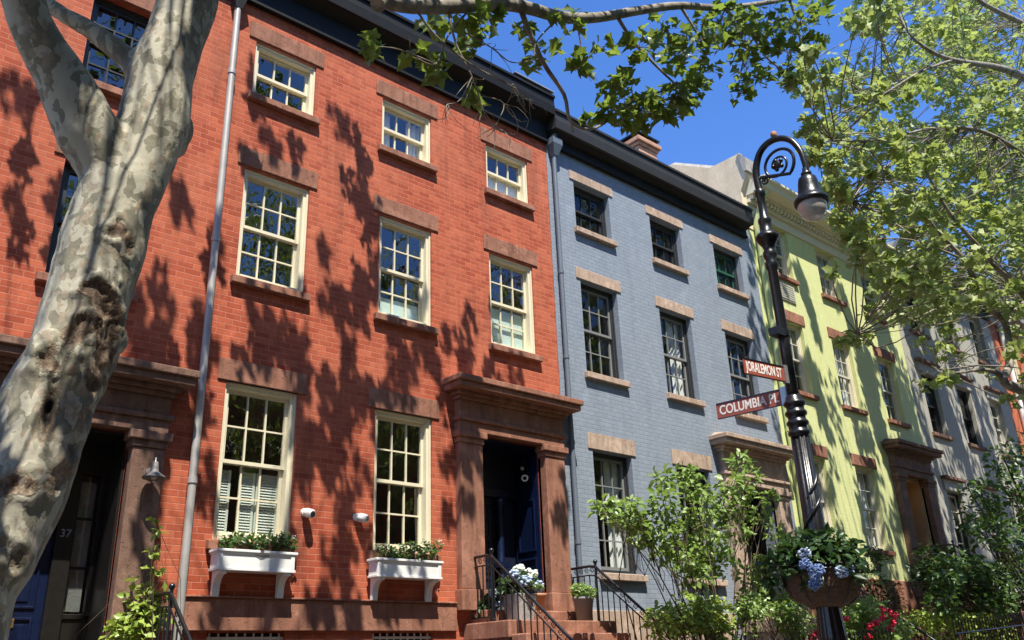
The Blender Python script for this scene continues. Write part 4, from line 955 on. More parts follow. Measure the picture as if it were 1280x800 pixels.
# ================================================================== STREET LAMP, SIGNS, PLANTER
LX, LY = 6.96, -6.0; LZ = gz(LX)
lp = thing('street_lamp', (LX, LY, LZ), 'black ornate cast iron street lamp with curled crook and bell shaped lantern', 'street lamp')
base = [(.27, LZ), (.27, LZ + .12), (.24, LZ + .16), (.24, LZ + .55), (.20, LZ + .62), (.19, LZ + .95), (.15, LZ + 1.05), (.165, LZ + 1.1), (.165, LZ + 1.16), (.13, LZ + 1.22), (.118, 1.75)]
MB().lathe(base, LX, LY, 24).build('base', 'black_metal', lp)
MB().lathe([(.118, 1.75), (.108, 1.9), (.092, 2.1), (.083, 2.63), (.077, 3.55)], LX, LY, 72, .045, 12).build('fluted_shaft', 'black_metal', lp)
cp = [(.08, 3.55)]
for k, zc in enumerate((3.59, 3.68, 3.77, 3.86)): cp += [(.078, zc - .03), (.094, zc - .016), (.098, zc), (.092, zc + .014), (.077, zc + .03)]
cp += [(.07, 3.92), (.055, 3.94)]
MB().lathe(cp, LX, LY, 28).build('collar', 'black_metal', lp)
b = MB()
for k in range(4):
    a0 = k * 1.7; zz = 2.35 + k * 0.33
    pts = [(LX + (.088 - .004 * k) * math.cos(a0 + a), LY + (.088 - .004 * k) * math.sin(a0 + a), zz + a * .10) for a in np.linspace(0, 3.6, 14)]
    b.tube(pts, [.006 + .014 * math.sin(math.pi * i / 13) for i in range(14)], 6)
b.build('ivy_ornament', 'black_metal', lp)
up = [(.052, 3.94), (.050, 4.45), (.045, 5.18), (.06, 5.21), (.063, 5.26), (.05, 5.29), (.066, 5.33), (.068, 5.37), (.05, 5.40), (.062, 5.44), (.10, 5.50), (.115, 5.525), (.112, 5.545), (.085, 5.575), (.06, 5.60), (.057, 5.68), (.064, 5.70), (.064, 5.73), (.042, 5.76), (.038, 5.98), (.05, 6.0), (.052, 6.04), (.036, 6.07)]
MB().lathe(up, LX, LY, 28).build('upper_shaft', 'black_metal', lp)
cr = [at_x(u, v, LX) for u, v in ((948, 238), (945.5, 220), (946, 204), (951, 189), (961, 178), (975, 173), (989, 176), (1000, 188), (1005.5, 202), (1008.5, 216))]
cr[0] = np.array([LX, LY, 6.05]); b = MB()
# smooth the crook through its survey points
def smooth(pts, n=4):
    pts = [Vector(p) for p in pts]; out = []
    for i in range(len(pts) - 1):
        p0, p1, p2, p3 = pts[max(i - 1, 0)], pts[i], pts[i + 1], pts[min(i + 2, len(pts) - 1)]
        for k in range(n):
            t = k / n; out.append(0.5 * ((2 * p1) + (p2 - p0) * t + (2 * p0 - 5 * p1 + 4 * p2 - p3) * t * t + (3 * p1 - p0 - 3 * p2 + p3) * t ** 3))
    return out + [pts[-1]]
crs = smooth(cr); b.tube(crs, [.037 - .010 * i / len(crs) for i in range(len(crs))], 12); b.build('crook', 'black_metal', lp)
b = MB(); cy_, cz_ = at_x(972, 206, LX)[1:]
sp = [(LX, cy_ + r * math.cos(a), cz_ + r * math.sin(a)) for a, r in zip(np.linspace(math.pi * 1.3, -math.pi * 2.3, 60), np.linspace(.19, .045, 60))]
b.tube([at_x(947, 226, LX), at_x(951, 222, LX)] + sp, [.018] * 2 + [.017 - .008 * i / 60 for i in range(60)], 8)
b.ball((LX, cy_, cz_), .045, 10, 8, (.6, 1, 1))
for k in range(5): a = k * 1.257; b.ball((LX, cy_ + .05 * math.cos(a), cz_ + .05 * math.sin(a)), .022, 8, 6)
c2 = at_x(957, 226, LX); b.tube([(LX, c2[1] + .05 * (1 - k / 26) * math.cos(a), c2[2] + .05 * (1 - k / 26) * math.sin(a)) for k, a in enumerate(np.linspace(math.pi, -2.2 * math.pi, 22))], .010, 6)
b.build('scrollwork', 'black_metal', lp)
ly, lz = -6.51, 0
b = MB(); b.lathe([(.03, 6.06), (.034, 6.02), (.05, 6.01), (.05, 5.985), (.04, 5.975), (.062, 5.965), (.082, 5.95), (.093, 5.90), (.100, 5.84), (.113, 5.78), (.135, 5.735), (.157, 5.72), (.16, 5.70), (.158, 5.68), (.135, 5.675), (.13, 5.69)], LX, ly, 32); b.build('lantern_hood', 'black_metal', lp)
b = MB(); b.lathe([(.132, 5.685), (.134, 5.65), (.125, 5.60), (.105, 5.555), (.07, 5.525), (.03, 5.513)], LX, ly, 28); b.build('lantern_globe', 'lamp_glass', lp)
b = MB(); q = at_x(968, 173, LX); b.lathe([(.022, q[2] + .0), (.032, q[2] + .03), (.032, q[2] + .06), (.02, q[2] + .075)], LX, q[1], 12); b.build('light_sensor', 'terracotta', lp)
b = MB(); b.box(LX - .17, LX - .04, LY - .045, LY + .045, 4.49, 4.56); b.tube([(LX, LY, 4.5), (LX, LY, 4.55)], .06, 14); b.build('bracket', 'black_metal', lp)

def street_sign(p_pole, p_end, h_, txt, lab, tsize, xs):
    """enamel name plate from the pole outwards; text reads from the outer end to the pole"""
    p0, p1 = Vector(p_pole), Vector(p_end); d = (p0 - p1); d.z = 0; L = d.length; d.normalize(); nrm = d.cross(Vector((0, 0, 1)))
    t = thing('street_sign', p_pole, lab, 'street sign', 'street name signs on the lamp post')
    def slab(e0, e1, z0, z1, th):
        b = MB(); q = []
        for z in (z0, z1):
            for e, s_ in ((e0, 1), (e1, 1), (e1, -1), (e0, -1)): q.append(p1 + d * e + nrm * th * s_ + Vector((0, 0, z)))
        b.add(q, [(0, 3, 2, 1), (4, 5, 6, 7), (0, 1, 5, 4), (1, 2, 6, 5), (2, 3, 7, 6), (3, 0, 4, 7)]); return b
    slab(0, L - .05, -h_ + .008, -.008, .004).build('plate', 'sign_red', t)
    b = slab(0, L - .05, -.008, 0, .009); b2 = slab(0, L - .05, -h_, -h_ + .008, .007); b.add(b2.v, b2.f); b.build('frame', 'black_metal', t)
    slab(L - .07, L - .02, -h_ - .01, .01, .02).build('clamp', 'steel' if xs < .9 else 'black_metal', t)
    for s_ in (1, -1):
        o = p1 + d * (L / 2 - .035) + Vector((0, 0, -h_ / 2)) + nrm * .0045 * s_
        text_mesh('lettering', txt, tsize, 'sign_white', o, d * s_, (0, 0, 1), t, .0012, xs=xs, bold=.0022)
pj_ = at_y(986, 460, -6.0); ej = at_z(928, 447, pj_[2]); street_sign((LX - .02, -6.0, pj_[2]), ej, .15, 'JORALEMON ST', 'brown red street sign reading JORALEMON ST, the upper one on the lamp post', .125, .52)
pc_ = at_y(984, 481, -6.0); ec = at_z(895, 505, pc_[2]); street_sign((LX, -5.96, pc_[2]), ec, .155, 'COLUMBIA PL', 'brown red street sign reading COLUMBIA PL, the lower one on the lamp post', .125, .76)

pl = thing('hanging_planter', (LX, LY, 2.1), 'brown fibre lined flower basket fixed round the lamp post', 'planter')
b = MB(); b.lathe([(.12, 2.12), (.2, 2.15), (.27, 2.22), (.31, 2.32), (.325, 2.42), (.30, 2.43), (.1, 2.40)], LX - .02, LY, 40)
for i in range(len(b.v)): p = Vector(b.v[i]); n_ = 0.035 * mnoise.noise(p * 7); b.v[i] = (p.x + (p.x - LX) * n_ * 2, p.y + (p.y - LY) * n_ * 2, p.z + n_)
b.build('basket', 'coco', pl)
b = MB(); [b.tube([(LX - .02 + .335 * math.cos(a), LY + .335 * math.sin(a), 2.40 + dz) for a in np.linspace(0, 2 * math.pi, 30)], .006, 5) for dz in (0, .03)]
for k in range(10): a = k * .628; b.tube([(LX - .02 + r * math.cos(a), LY + r * math.sin(a), z) for r, z in ((.335, 2.42), (.315, 2.30), (.275, 2.20), (.2, 2.13))], .005, 5)
b.build('wire_frame', 'black_metal', pl)
cl = [((LX - .02 + r * math.cos(a), LY + r * math.sin(a), 2.50 + dz), .13, 60) for a, r, dz in [(k * .7, .22, rng.uniform(-.04, .04)) for k in range(9)] + [(k * 1.2, .14, .12) for k in range(5)]]
cl += [((LX - .02 + .33 * math.cos(a), LY + .33 * math.sin(a), 2.36 + rng.uniform(-.08, .04)), .10, 34) for a in np.arange(0, 6.2, 1.1)]
cl += [((LX - .30, LY + .12, 2.52), .13, 50), ((LX - .38, LY + .2, 2.42), .12, 45), ((LX + .28, LY - .2, 2.55), .1, 30), ((LX - .22, LY + .1, 2.66), .1, 25)]
hy_ = plant('hydrangea', (LX, LY, 2.4), 'blue hydrangea with dark leaves filling the basket on the lamp post', 'plant', cl, 'oval', .088, 'dark_leaf', None, .007)
fp = [at_y(u, v, y) for u, v, y in ((1018, 714, -6.30), (1028, 716, -6.32), (1013, 730, -6.34), (1027, 734, -6.36), (1020, 737, -6.36), (1010, 718, -6.25), (1034, 722, -6.34))]
fp = [p + rng.normal(size=3) * .03 + (0, 0, .05) for p in fp]; flowers(hy_, fp[:5], .048, 'flower_blue', 60, 'flower_head', .24); flowers(hy_, [at_y(1060, 711, -6.3), at_y(1052, 715, -6.33), at_y(1006, 692, -6.1)], .05, 'flower_paleblue', 60, 'flower_head', .24)

# ================================================================== TREES
def limb_pts(lst, dy=None):
    """[(u, v, half width px, y)] -> points and radii"""
    P, R = [], []
    for u, v, hw, y in lst:
        p = at_y(u, v, y); P.append(Vector(p)); R.append(hw * pix(p)[2][0] / FPX * 0.86)
    return P, R
def catmull(P, R, n=5):
    Q = smooth(P, n); m_ = len(Q); RR = np.interp(np.linspace(0, 1, m_), np.linspace(0, 1, len(R)), R)
    return Q, list(RR)

lt_ = thing('plane_tree', (0.75, -6.0, gz(.75)), 'large plane tree with mottled grey bark and knotty burls at the left edge', 'tree')
trunk = [(-100, 1000, 88, -6), (-62, 800, 76, -6), (-22, 700, 74, -6), (26, 600, 70, -6), (60, 500, 63, -6), (86, 450, 58, -6), (100, 400, 57, -6), (128, 310, 60, -6), (150, 240, 54, -6), (158, 212, 44, -6)]
tp, tr = limb_pts(trunk); tp[0] = Vector((0.72, -6.0, gz(.7) - .3)); tr[0] = .36
limbs = [
    [(128, 330, 30, -6), (146, 240, 42, -6), (112, 165, 44, -6), (78, 100, 37, -6), (48, 50, 31, -6.02), (30, 0, 29, -6.05), (8, -110, 26, -6.15), (-10, -260, 22, -6.3)],
    [(132, 330, 30, -6), (162, 240, 46, -6), (192, 150, 50, -5.97), (202, 95, 45, -5.95), (222, 40, 41, -5.92), (235, 0, 41, -5.9), (262, -110, 36, -5.82), (300, -260, 28, -5.7), (330, -420, 22, -5.6)],
    [(190, 110, 24, -5.9), (158, 72, 17, -5.82), (112, 38, 14, -5.72), (66, 10, 12, -5.62), (20, -30, 10, -5.5)]]
b = MB(); q, r = catmull(tp, tr); b.tube(q, r, 20)
for L in limbs:
    p_, r_ = limb_pts(L); q, r = catmull(p_, r_); b.tube(q, r, 18)
def wp(u, v, y): return Vector(at_y(u, v, y))
SC = 4.25 / FPX
# burls: (u, v, y of centre, radius px, squash)
for u, v, y, rp in ((215, 160, -5.98, 38), (214, 178, -6.0, 28), (150, 280, -6.2, 22), (112, 345, -6.22, 30), (128, 390, -6.2, 30), (135, 425, -6.16, 28), (100, 405, -6.24, 24), (60, 440, -6.2, 30),
                    (105, 500, -6.16, 16), (92, 545, -6.18, 17), (68, 592, -6.2, 20), (18, 605, -6.22, 24), (25, 690, -6.2, 26)):
    b.rough_ball(wp(u, v, y + .12), rp * SC * .8, .2)
me = bpy.data.meshes.new('trunk'); me.from_pydata(b.v, [], b.f)
tmp = bpy.data.objects.new('trunk_work', me); COL.objects.link(tmp)
rm = tmp.modifiers.new('r', 'REMESH'); rm.mode = 'VOXEL'; rm.voxel_size = 0.014
smo = tmp.modifiers.new('s', 'SMOOTH'); smo.iterations = 16; smo.factor = 0.6
dg = bpy.context.evaluated_depsgraph_get(); tm = bpy.data.meshes.new_from_object(tmp.evaluated_get(dg)); bpy.data.objects.remove(tmp)
nv = len(tm.vertices); co_ = np.empty(nv * 3); tm.vertices.foreach_get('co', co_); co_ = co_.reshape(-1, 3); no_ = np.empty(nv * 3); tm.vertices.foreach_get('normal', no_); no_ = no_.reshape(-1, 3)
scar = np.zeros(nv); hole = np.zeros(nv); disp = np.zeros(nv)
def front(u, v): return np.array(at_y(u, v, -6.22))
def line_scar(pts, hw, sc_, lip, dip):
    """a wound along a line of survey points: sunk rough wood between raised lips of new bark"""
    global scar, disp
    best = np.full(nv, 9.0); P3 = [front(*p) for p in pts]
    for a, c in zip(P3[:-1], P3[1:]):
        ab = c - a; t = np.clip(((co_ - a) @ ab) / (ab @ ab), 0, 1); q = co_ - (a + t[:, None] * ab)
        best = np.minimum(best, np.linalg.norm(q * [1, .5, 1], axis=1))
    d = np.maximum(best / (hw * SC) + .55 * nzl, 0)
    scar = np.maximum(scar, sc_ * np.exp(-(np.clip(d, 0, 9) / 1.1) ** 2))
    disp += lip * np.exp(-((d - 1.1) / .35) ** 2) - dip * np.exp(-(np.clip(d, 0, 9) / .8) ** 2)
nzl = np.array([mnoise.fractal(Vector(p) * 11.0, 0.9, 2.2, 3) for p in co_])
line_scar([(132, 362), (140, 385), (136, 405), (141, 430), (137, 452), (130, 472)], 19, 1.0, .016, .0)
line_scar([(112, 402), (92, 420), (74, 436), (60, 452)], 15, .85, .014, .0)
line_scar([(140, 284), (152, 276), (164, 292), (168, 306)], 11, .72, .010, .0)
line_scar([(116, 512), (108, 538), (96, 562)], 13, .75, .012, .0)
line_scar([(98, 576), (80, 590), (62, 604)], 13, .78, .014, .0)
line_scar([(2, 606), (20, 602), (38, 606)], 13, .78, .014, .0)
line_scar([(10, 690), (30, 700)], 12, .6, .012, .002)
line_scar([(180, 137), (200, 136)], 3, .8, .004, .006)
line_scar([(228, 152), (236, 166), (230, 176)], 5, .6, .010, .006)
for u, v, ru, rv in ((66, 510, 8, 26),):
    c = front(u, v); d = np.sqrt(((co_[:, 0] - c[0]) / (ru * SC)) ** 2 + ((co_[:, 1] - c[1]) / .16) ** 2 + ((co_[:, 2] - c[2]) / (rv * SC)) ** 2)
    g = np.exp(-d ** 2); hole = np.maximum(hole, g); disp -= .055 * g; scar = np.maximum(scar, .7 * np.exp(-(d / 1.7) ** 2))
nz = np.array([mnoise.fractal(Vector(p) * 7.0, 0.8, 2.1, 4) for p in co_]); nz2 = np.array([mnoise.turbulence(Vector((p.x * 20, p.y * 20, p.z * 13)) if False else Vector((p[0] * 22, p[1] * 22, p[2] * 13)), 4, False) for p in co_])
nz3 = np.array([mnoise.noise(Vector((p[0] * 3.2, p[1] * 3.2, p[2] * 1.6))) for p in co_])
disp += .005 * nz + .012 * nz3 + np.clip(scar, 0, 1) * (.032 * (nz2 - nz2.mean()) + .004 + .010 * nz)
co_ = co_ + no_ * disp[:, None]; tm.vertices.foreach_set('co', co_.reshape(-1).astype(np.float32))
for nm, arr in (('scar', scar), ('hole', hole)):
    a_ = tm.attributes.new(nm, 'FLOAT', 'POINT'); a_.data.foreach_set('value', arr.astype(np.float32))
tm.polygons.foreach_set('use_smooth', [True] * len(tm.polygons)); tm.materials.clear(); tm.materials.append(MATS['plane_bark']); tm.name = 'trunk'; tm.update()
link('trunk', tm, lt_)

# the overhanging limb at the top of the picture
MAIN = [(300, -260, 22, -5.7), (380, -120, 17, -5.65), (440, -45, 14, -5.62), (468, -10, 13, -5.6), (500, 6, 11, -5.6), (560, 8, 11, -5.58), (620, 4, 10.5, -5.55), (660, 10, 9.5, -5.5), (700, 21, 8.5, -5.45), (745, 22, 7.5, -5.42), (800, 13, 6.5, -5.4), (850, 7, 5.5, -5.38), (905, 10, 4.5, -5.35), (960, 3, 3.5, -5.3), (1020, -8, 2.5, -5.2)]
SUBS = [[(650, 8, 5, -5.52), (660, 36, 4.2, -5.5), (680, 80, 3.6, -5.46), (705, 118, 3, -5.42), (714, 152, 2.5, -5.4), (745, 160, 2, -5.38), (790, 128, 1.8, -5.3), (850, 104, 1.4, -5.25), (884, 72, 1, -5.2)],
        [(714, 152, 2, -5.4), (716, 165, 1.2, -5.38)],
        [(770, 18, 3, -5.4), (792, 52, 2.2, -5.45), (830, 92, 1.7, -5.5), (870, 128, 1, -5.55)],
        [(905, 10, 3, -5.35), (938, 42, 2, -5.3), (958, 72, 1.5, -5.25), (985, 92, .9, -5.2)],
        [(850, 7, 2.5, -5.38), (868, 36, 1.8, -5.4), (884, 62, 1, -5.42)],
        [(985, -5, 2.4, -5.25), (995, 24, 2, -5.22), (1003, 66, 1.5, -5.2), (1008, 90, .8, -5.2)],
        [(938, 42, 1.5, -5.3), (926, 90, 1.1, -5.3), (922, 122, .8, -5.3)],
        [(560, 12, 2.2, -5.58), (570, 55, 1.7, -5.6), (590, 96, 1.3, -5.62), (604, 138, .9, -5.62)],
        [(520, 12, 2, -5.6), (545, 45, 1.5, -5.62), (588, 80, 1.2, -5.64), (640, 108, 1, -5.64), (662, 124, .8, -5.64)],
        [(590, 8, 1.8, -5.56), (560, 45, 1.3, -5.55), (545, 80, 1, -5.55), (520, 72, .8, -5.55)],
        [(545, 80, 1, -5.55), (500, 62, .9, -5.55), (470, 58, .7, -5.55)],
        [(580, 40, 1.2, -5.6), (615, 60, 1, -5.62), (640, 78, .9, -5.62), (672, 74, .8, -5.6)],
        [(604, 120, .9, -5.62), (630, 130, .8, -5.62), (618, 160, .6, -5.62)],
        [(590, 96, 1, -5.62), (575, 125, .8, -5.62), (560, 130, .6, -5.62)],
        [(720, 22, 1.6, -5.42), (726, 55, 1.2, -5.4), (728, 80, .8, -5.4)],
        [(700, 21, 1.5, -5.45), (672, 50, 1.1, -5.5), (668, 70, .8, -5.5)]]
b = MB()
for L in [MAIN] + SUBS:
    p_, r_ = limb_pts(L); q, r = catmull(p_, r_, 4); b.tube(q, r, 8 if L is not MAIN else 12)
# cut stub at the bend and fine bare twigs
b.tube([wp(480, -2, -5.6), wp(472, 6, -5.62)], [13 * .0049, 12 * .0049], 12)
tips = [wp(*t, -5.6) for t in ((590, 96), (604, 138), (640, 108), (662, 124), (618, 160), (560, 130), (630, 130), (615, 60), (728, 80), (650, 118))]
for t0 in tips:
    for k in range(5): stem_tube(b, t0, t0 + Vector((rng.uniform(-.16, .22), rng.uniform(-.1, .1), rng.uniform(-.24, .02))), .0045, .002, .15, 5, 4)
LC = [(470, 58, 16, 9), (455, 62, 8, 3), (515, 70, 16, 8), (550, 85, 22, 15), (592, 126, 13, 8), (585, 58, 18, 12), (610, 18, 18, 10), (545, 20, 24, 12), (600, 30, 20, 12), (650, 35, 12, 6), (668, 70, 20, 15), (700, 62, 10, 4), (727, 78, 17, 12), (770, 108, 22, 24), (760, 138, 16, 16), (800, 138, 28, 44), (838, 128, 28, 46), (858, 108, 26, 36), (800, 60, 22, 18), (828, 36, 24, 24),
      (870, 50, 32, 46), (900, 28, 30, 40), (930, 40, 34, 48), (960, 36, 34, 48), (1000, 28, 28, 34), (930, 82, 22, 20), (950, 98, 18, 14), (985, 66, 26, 28), (1015, 58, 18, 16), (740, 152, 12, 8), (715, 26, 16, 8), (690, 18, 10, 4), (1012, 12, 26, 24), (756, 58, 14, 7), (925, 118, 12, 8), (845, 70, 20, 12), (985, 100, 16, 10), (880, 90, 18, 14), (780, 150, 14, 12)]
LP_, LCc = [], []
for u, v, rp, n in LC:
    c = np.array(at_y(u, v, -5.42 + rng.uniform(-.22, .22))); d = pix(c)[2][0]; R_ = rp * d / FPX * 1.1
    n = int(n * 1.45); pp = cluster_points(c, R_, n); LP_.append(pp); LCc.append(np.repeat(c[None], n, 0))
    for p in pp[::2]: stem_tube(b, c, p, .004, .0022, .1, 4, 4)
b.build('overhanging_limb', 'twig_bark', lt_)
LP_, LCc = np.concatenate(LP_), np.concatenate(LCc)

# crown of the left tree above the picture: leaf clumps whose shadows fall on the house fronts
def crown_point(u, v, d):
    p = at_y(u, v, 0.0); s_ = SUN / -SUN.y
    return np.array([p[0] + s_.x * d, -d, p[2] + s_.z * d])
SH = [  # shadow patches seen on the red front: u, v, ru, rv, density
    (15, 240, 22, 80, .6), (70, 300, 18, 60, .5), (40, 120, 25, 60, .2), (180, 345, 28, 70, .5), (226, 250, 5, 18, .9), (266, 305, 10, 28, .8), (215, 420, 50, 45, .7), (255, 560, 22, 150, .55), (195, 470, 60, 30, .6),
    (318, 100, 9, 55, .8), (345, 192, 26, 24, .9), (430, 155, 10, 24, 1.3), (447, 230, 16, 55, 1.2), (460, 310, 18, 70, 1.1), (445, 380, 30, 60, .8), (350, 425, 55, 40, 1.1), (300, 420, 20, 40, .9), (405, 340, 9, 60, .9), (420, 480, 50, 50, .8), (520, 440, 50, 32, 1.1), (498, 405, 24, 14, 1.0), (575, 410, 10, 34, 1.0), (592, 450, 24, 22, .8), (620, 400, 6, 28, .8),
    (430, 600, 55, 120, .75), (565, 600, 22, 100, .8), (505, 505, 50, 18, .8), (640, 470, 45, 14, .9), (385, 560, 26, 70, .8), (650, 515, 50, 14, .6), (590, 640, 14, 100, .7), (702, 650, 9, 80, .8), (400, 765, 190, 22, .7), (440, 690, 36, 34, .7), (345, 360, 40, 12, .6), (310, 230, 10, 40, .6), (530, 330, 8, 60, .7), (610, 495, 40, 10, .6),
    (320, 690, 50, 20, .3), (130, 480, 100, 60, .8), (180, 640, 30, 120, .5),
    (938, 350, 10, 50, .8), (955, 420, 16, 70, .9), (975, 490, 12, 60, .9)]
cp_ = []
for u, v, ru, rv, dn in SH:
    a_px = math.pi * ru * rv; pw_ = at_y(u, v, 0); dep = pix(pw_)[2][0]; area = a_px * (dep / FPX) ** 2 * 1.5
    n = max(2, int(area * dn * 8.0))
    for i in range(n):
        for _ in range(30):
            a, r = rng.uniform(0, 6.283), rng.uniform(0, 1) ** .5
            c = crown_point(u + ru * r * math.cos(a), v + rv * r * math.sin(a), rng.uniform(1.6, 4.2))
            if not in_frame(c, 50)[0]: break
        else: continue
        cp_.append(cluster_points(c, .15, 13, .9))
sunny = np.where(no_ @ np.array(SUN) > .1)[0]
for i in range(5000):                                           # leaves above the trunk that dapple it
    k = rng.choice(sunny); p = co_[k]; u, v, _ = pix(p)
    if v[0] > 900 or v[0] < -60: continue
    if any((u[0] - a) ** 2 / ru ** 2 + (v[0] - c_) ** 2 / rv ** 2 < 1 for a, c_, ru, rv in ((205, 90, 22, 50), (200, 160, 18, 25), (160, 205, 14, 40), (150, 300, 22, 22), (100, 350, 26, 25), (25, 700, 40, 40), (240, 20, 12, 40), (110, 410, 14, 14))): continue
    c = np.array(p) + np.array(SUN) * rng.uniform(2.6, 7.0)
    if in_frame(c, 60)[0]: continue
    cp_.append(cluster_points(c, .14, 9, .9))
for i in range(620):                                            # unseen crown leaves added over pavement and street to block sky light
    c = np.array([rng.uniform(-6, 9), rng.uniform(-10.5, -5.2), rng.uniform(7.5, 13)])
    if in_frame(c, 70)[0] or c[2] - 2.15 * (-c[1] - 1.2) > 0.8: continue
    cp_.append(cluster_points(c, .45, 18, .8))
CP = np.concatenate(cp_); CP = CP[~in_frame(CP, 40)]
uu, vv, _ = pix(co_); lit_ = np.zeros(nv, bool)                   # gaps in the crown that let the sun reach the trunk
for a, c_, ru, rv in ((205, 90, 22, 60), (200, 160, 20, 28), (160, 205, 14, 45), (150, 300, 26, 26), (100, 345, 28, 26), (25, 700, 24, 36), (110, 410, 16, 14), (40, 470, 12, 40)):
    lit_ |= ((uu - a) / ru) ** 2 + ((vv - c_) / rv) ** 2 < 1
Lp = co_[lit_]; Lp = Lp[rng.choice(len(Lp), min(260, len(Lp)), False)]
S3 = np.array(SUN); dd = CP[:, None, :] - Lp[None]; al = dd @ S3; pd = np.linalg.norm(dd - al[..., None] * S3, axis=2)
CP = CP[~((al > 0.3) & (pd < .13)).any(1)]
def off_lamp(Q):
    L = np.array([(LX, LY, z) for z in np.arange(2.6, 7.2, .35)] + [(6.6, -6, 4.1), (6.9, -5.6, 4.0), (6.9, -5.3, 4.0)])
    dq = Q[:, None, :] - L[None]; a_ = dq @ S3; p_ = np.linalg.norm(dq - a_[..., None] * S3, axis=2)
    return Q[~((a_ > 0.3) & (p_ < .4)).any(1)]
CP = off_lamp(CP)
allP = np.concatenate([LP_, CP]); allA = np.concatenate([LP_ - LCc, rng.normal(size=CP.shape)]); allA /= np.linalg.norm(allA, axis=1)[:, None] + 1e-9
allA = allA * .6 + rng.normal(size=allA.shape) * .5; allA[:, 2] -= .45; allA /= np.linalg.norm(allA, axis=1)[:, None]
nn = rng.normal(size=allP.shape) * .55 + np.array([-.1, -.2, .9]); nn /= np.linalg.norm(nn, axis=1)[:, None]
leaves_mesh('crown', 'plane', allP, .175, 'plane_leaf', lt_, nn, allA, .35)
b = MB()                                                       # boughs that carry the upper crown
for L, r0 in (((.95, -6.05, 8.5, .5, -6, 13, .6, -5.6, 18), .14), ((2.1, -5.6, 9.0, 2.4, -5.4, 13, 3.0, -5.0, 17), .10)):
    stem_tube(b, L[0:3], L[3:6], r0, r0 * .7, .04, 6, 8); stem_tube(b, L[3:6], L[6:9], r0 * .7, r0 * .25, .05, 6, 8)
for c in cp_[::30]:
    c0 = c.mean(0); k = min(((.5, -6, 13), (2.4, -5.4, 13), (3.0, -5.0, 17), (.6, -5.6, 18)), key=lambda q: np.linalg.norm(np.array(q) - c0))
    if not in_frame([np.array(k) * .5 + c0 * .5, c0, k], 60).any(): stem_tube(b, k, c0, .018, .005, .08, 5, 5)
b.build('bough', 'twig_bark', lt_)

# ---- right plane tree
rt_ = thing('plane_tree', (16.0, -6.0, gz(16)), 'spreading plane tree whose pale green leafy crown fills the right side', 'tree')
RL = [[(1345, 620, 17, -5.8), (1320, 540, 13, -5.6), (1283, 492, 9, -5.4), (1262, 482, 7, -5.35), (1254, 474, 6, -5.33), (1262, 455, 5.5, -5.3), (1261, 425, 5.2, -5.3), (1255, 402, 5, -5.28), (1237, 384, 4.6, -5.25), (1219, 350, 4, -5.2), (1204, 324, 3.5, -5.2), (1188, 306, 2.8, -5.15), (1165, 280, 2.2, -5.1), (1140, 240, 1.5, -5.0)],
      [(1256, 478, 4.5, -5.33), (1246, 466, 4, -5.3), (1225, 462, 2.5, -5.25), (1195, 466, 1.6, -5.2), (1165, 458, 1.0, -5.15)],
      [(1258, 405, 3.5, -5.28), (1272, 385, 3, -5.25), (1288, 372, 2.6, -5.2), (1310, 350, 2, -5.2)],
      [(1340, 430, 9, -5.9), (1300, 390, 7, -5.8), (1271, 357, 6, -5.7), (1248, 335, 5, -5.65), (1228, 314, 4, -5.6), (1190, 270, 2.5, -5.5), (1160, 220, 1.5, -5.4)],
      [(1345, 150, 9, -5.9), (1300, 108, 7, -5.8), (1270, 92, 5.5, -5.75), (1241, 83, 4.5, -5.7), (1191, 75, 3.5, -5.6), (1160, 62, 2.6, -5.5), (1135, 40, 1.6, -5.4), (1122, 10, 1, -5.3)],
      [(1191, 75, 2.4, -5.6), (1150, 90, 1.8, -5.5), (1100, 120, 1.2, -5.4), (1050, 140, .8, -5.3)],
      [(1345, 240, 7, -5.8), (1290, 200, 4.5, -5.7), (1230, 165, 3, -5.6), (1170, 160, 2.2, -5.5), (1100, 175, 1.6, -5.4), (1040, 175, 1, -5.3)],
      [(1170, 160, 2, -5.5), (1150, 180, 1.5, -5.4), (1090, 220, 1.2, -5.3), (1065, 250, .8, -5.3)],
      [(1340, 60, 6, -5.9), (1280, 30, 4, -5.8), (1230, 5, 3, -5.7), (1190, -25, 2, -5.6)],
      [(1188, 306, 2, -5.15), (1130, 340, 1.5, -5.0), (1095, 385, 1, -4.9), (1072, 418, .7, -4.85)],
      [(1219, 350, 2, -5.2), (1180, 380, 1.4, -5.1), (1140, 400, .9, -5.0)],
      [(1204, 324, 2, -5.2), (1140, 300, 1.4, -5.1), (1085, 300, .9, -5.0)]]
b = MB(); nodes = []
tk, tkr = [(16.0, -6.0, gz(15) - .2), (16.1, -6, 3), (16.6, -6, 6), (19.0, -6.9, 9), (21.5, -7.6, 12.5), (23, -7.8, 17)], [.36, .29, .27, .22, .17, .08]
q, r = catmull([Vector(p) for p in tk], tkr, 5); b.tube(q, r, 16)
for i, L in enumerate(RL):
    p_, r_ = limb_pts(L)
    if L[0][0] >= 1340:
        k = min(q, key=lambda t: abs(t.z - (p_[0].z - 1.2))); p_ = [k] + p_; r_ = [r_[0] * 1.3] + r_
    qq, rr = catmull(p_, r_, 4); b.tube(qq, rr, 8); nodes += [np.array(t) for t in qq[len(qq) // 4:]]
tr_ob = b.build('trunk', 'twig_bark', rt_); nodes = np.array(nodes)
POLY = [(1075, -30), (1045, 30), (1010, 70), (985, 100), (965, 135), (972, 165), (1005, 190), (1028, 215), (1040, 240), (1040, 285), (1050, 318), (1085, 335), (1100, 370), (1112, 398), (1150, 402), (1182, 425), (1205, 388), (1235, 375), (1262, 400), (1300, 395), (1315, 300), (1315, -30)]
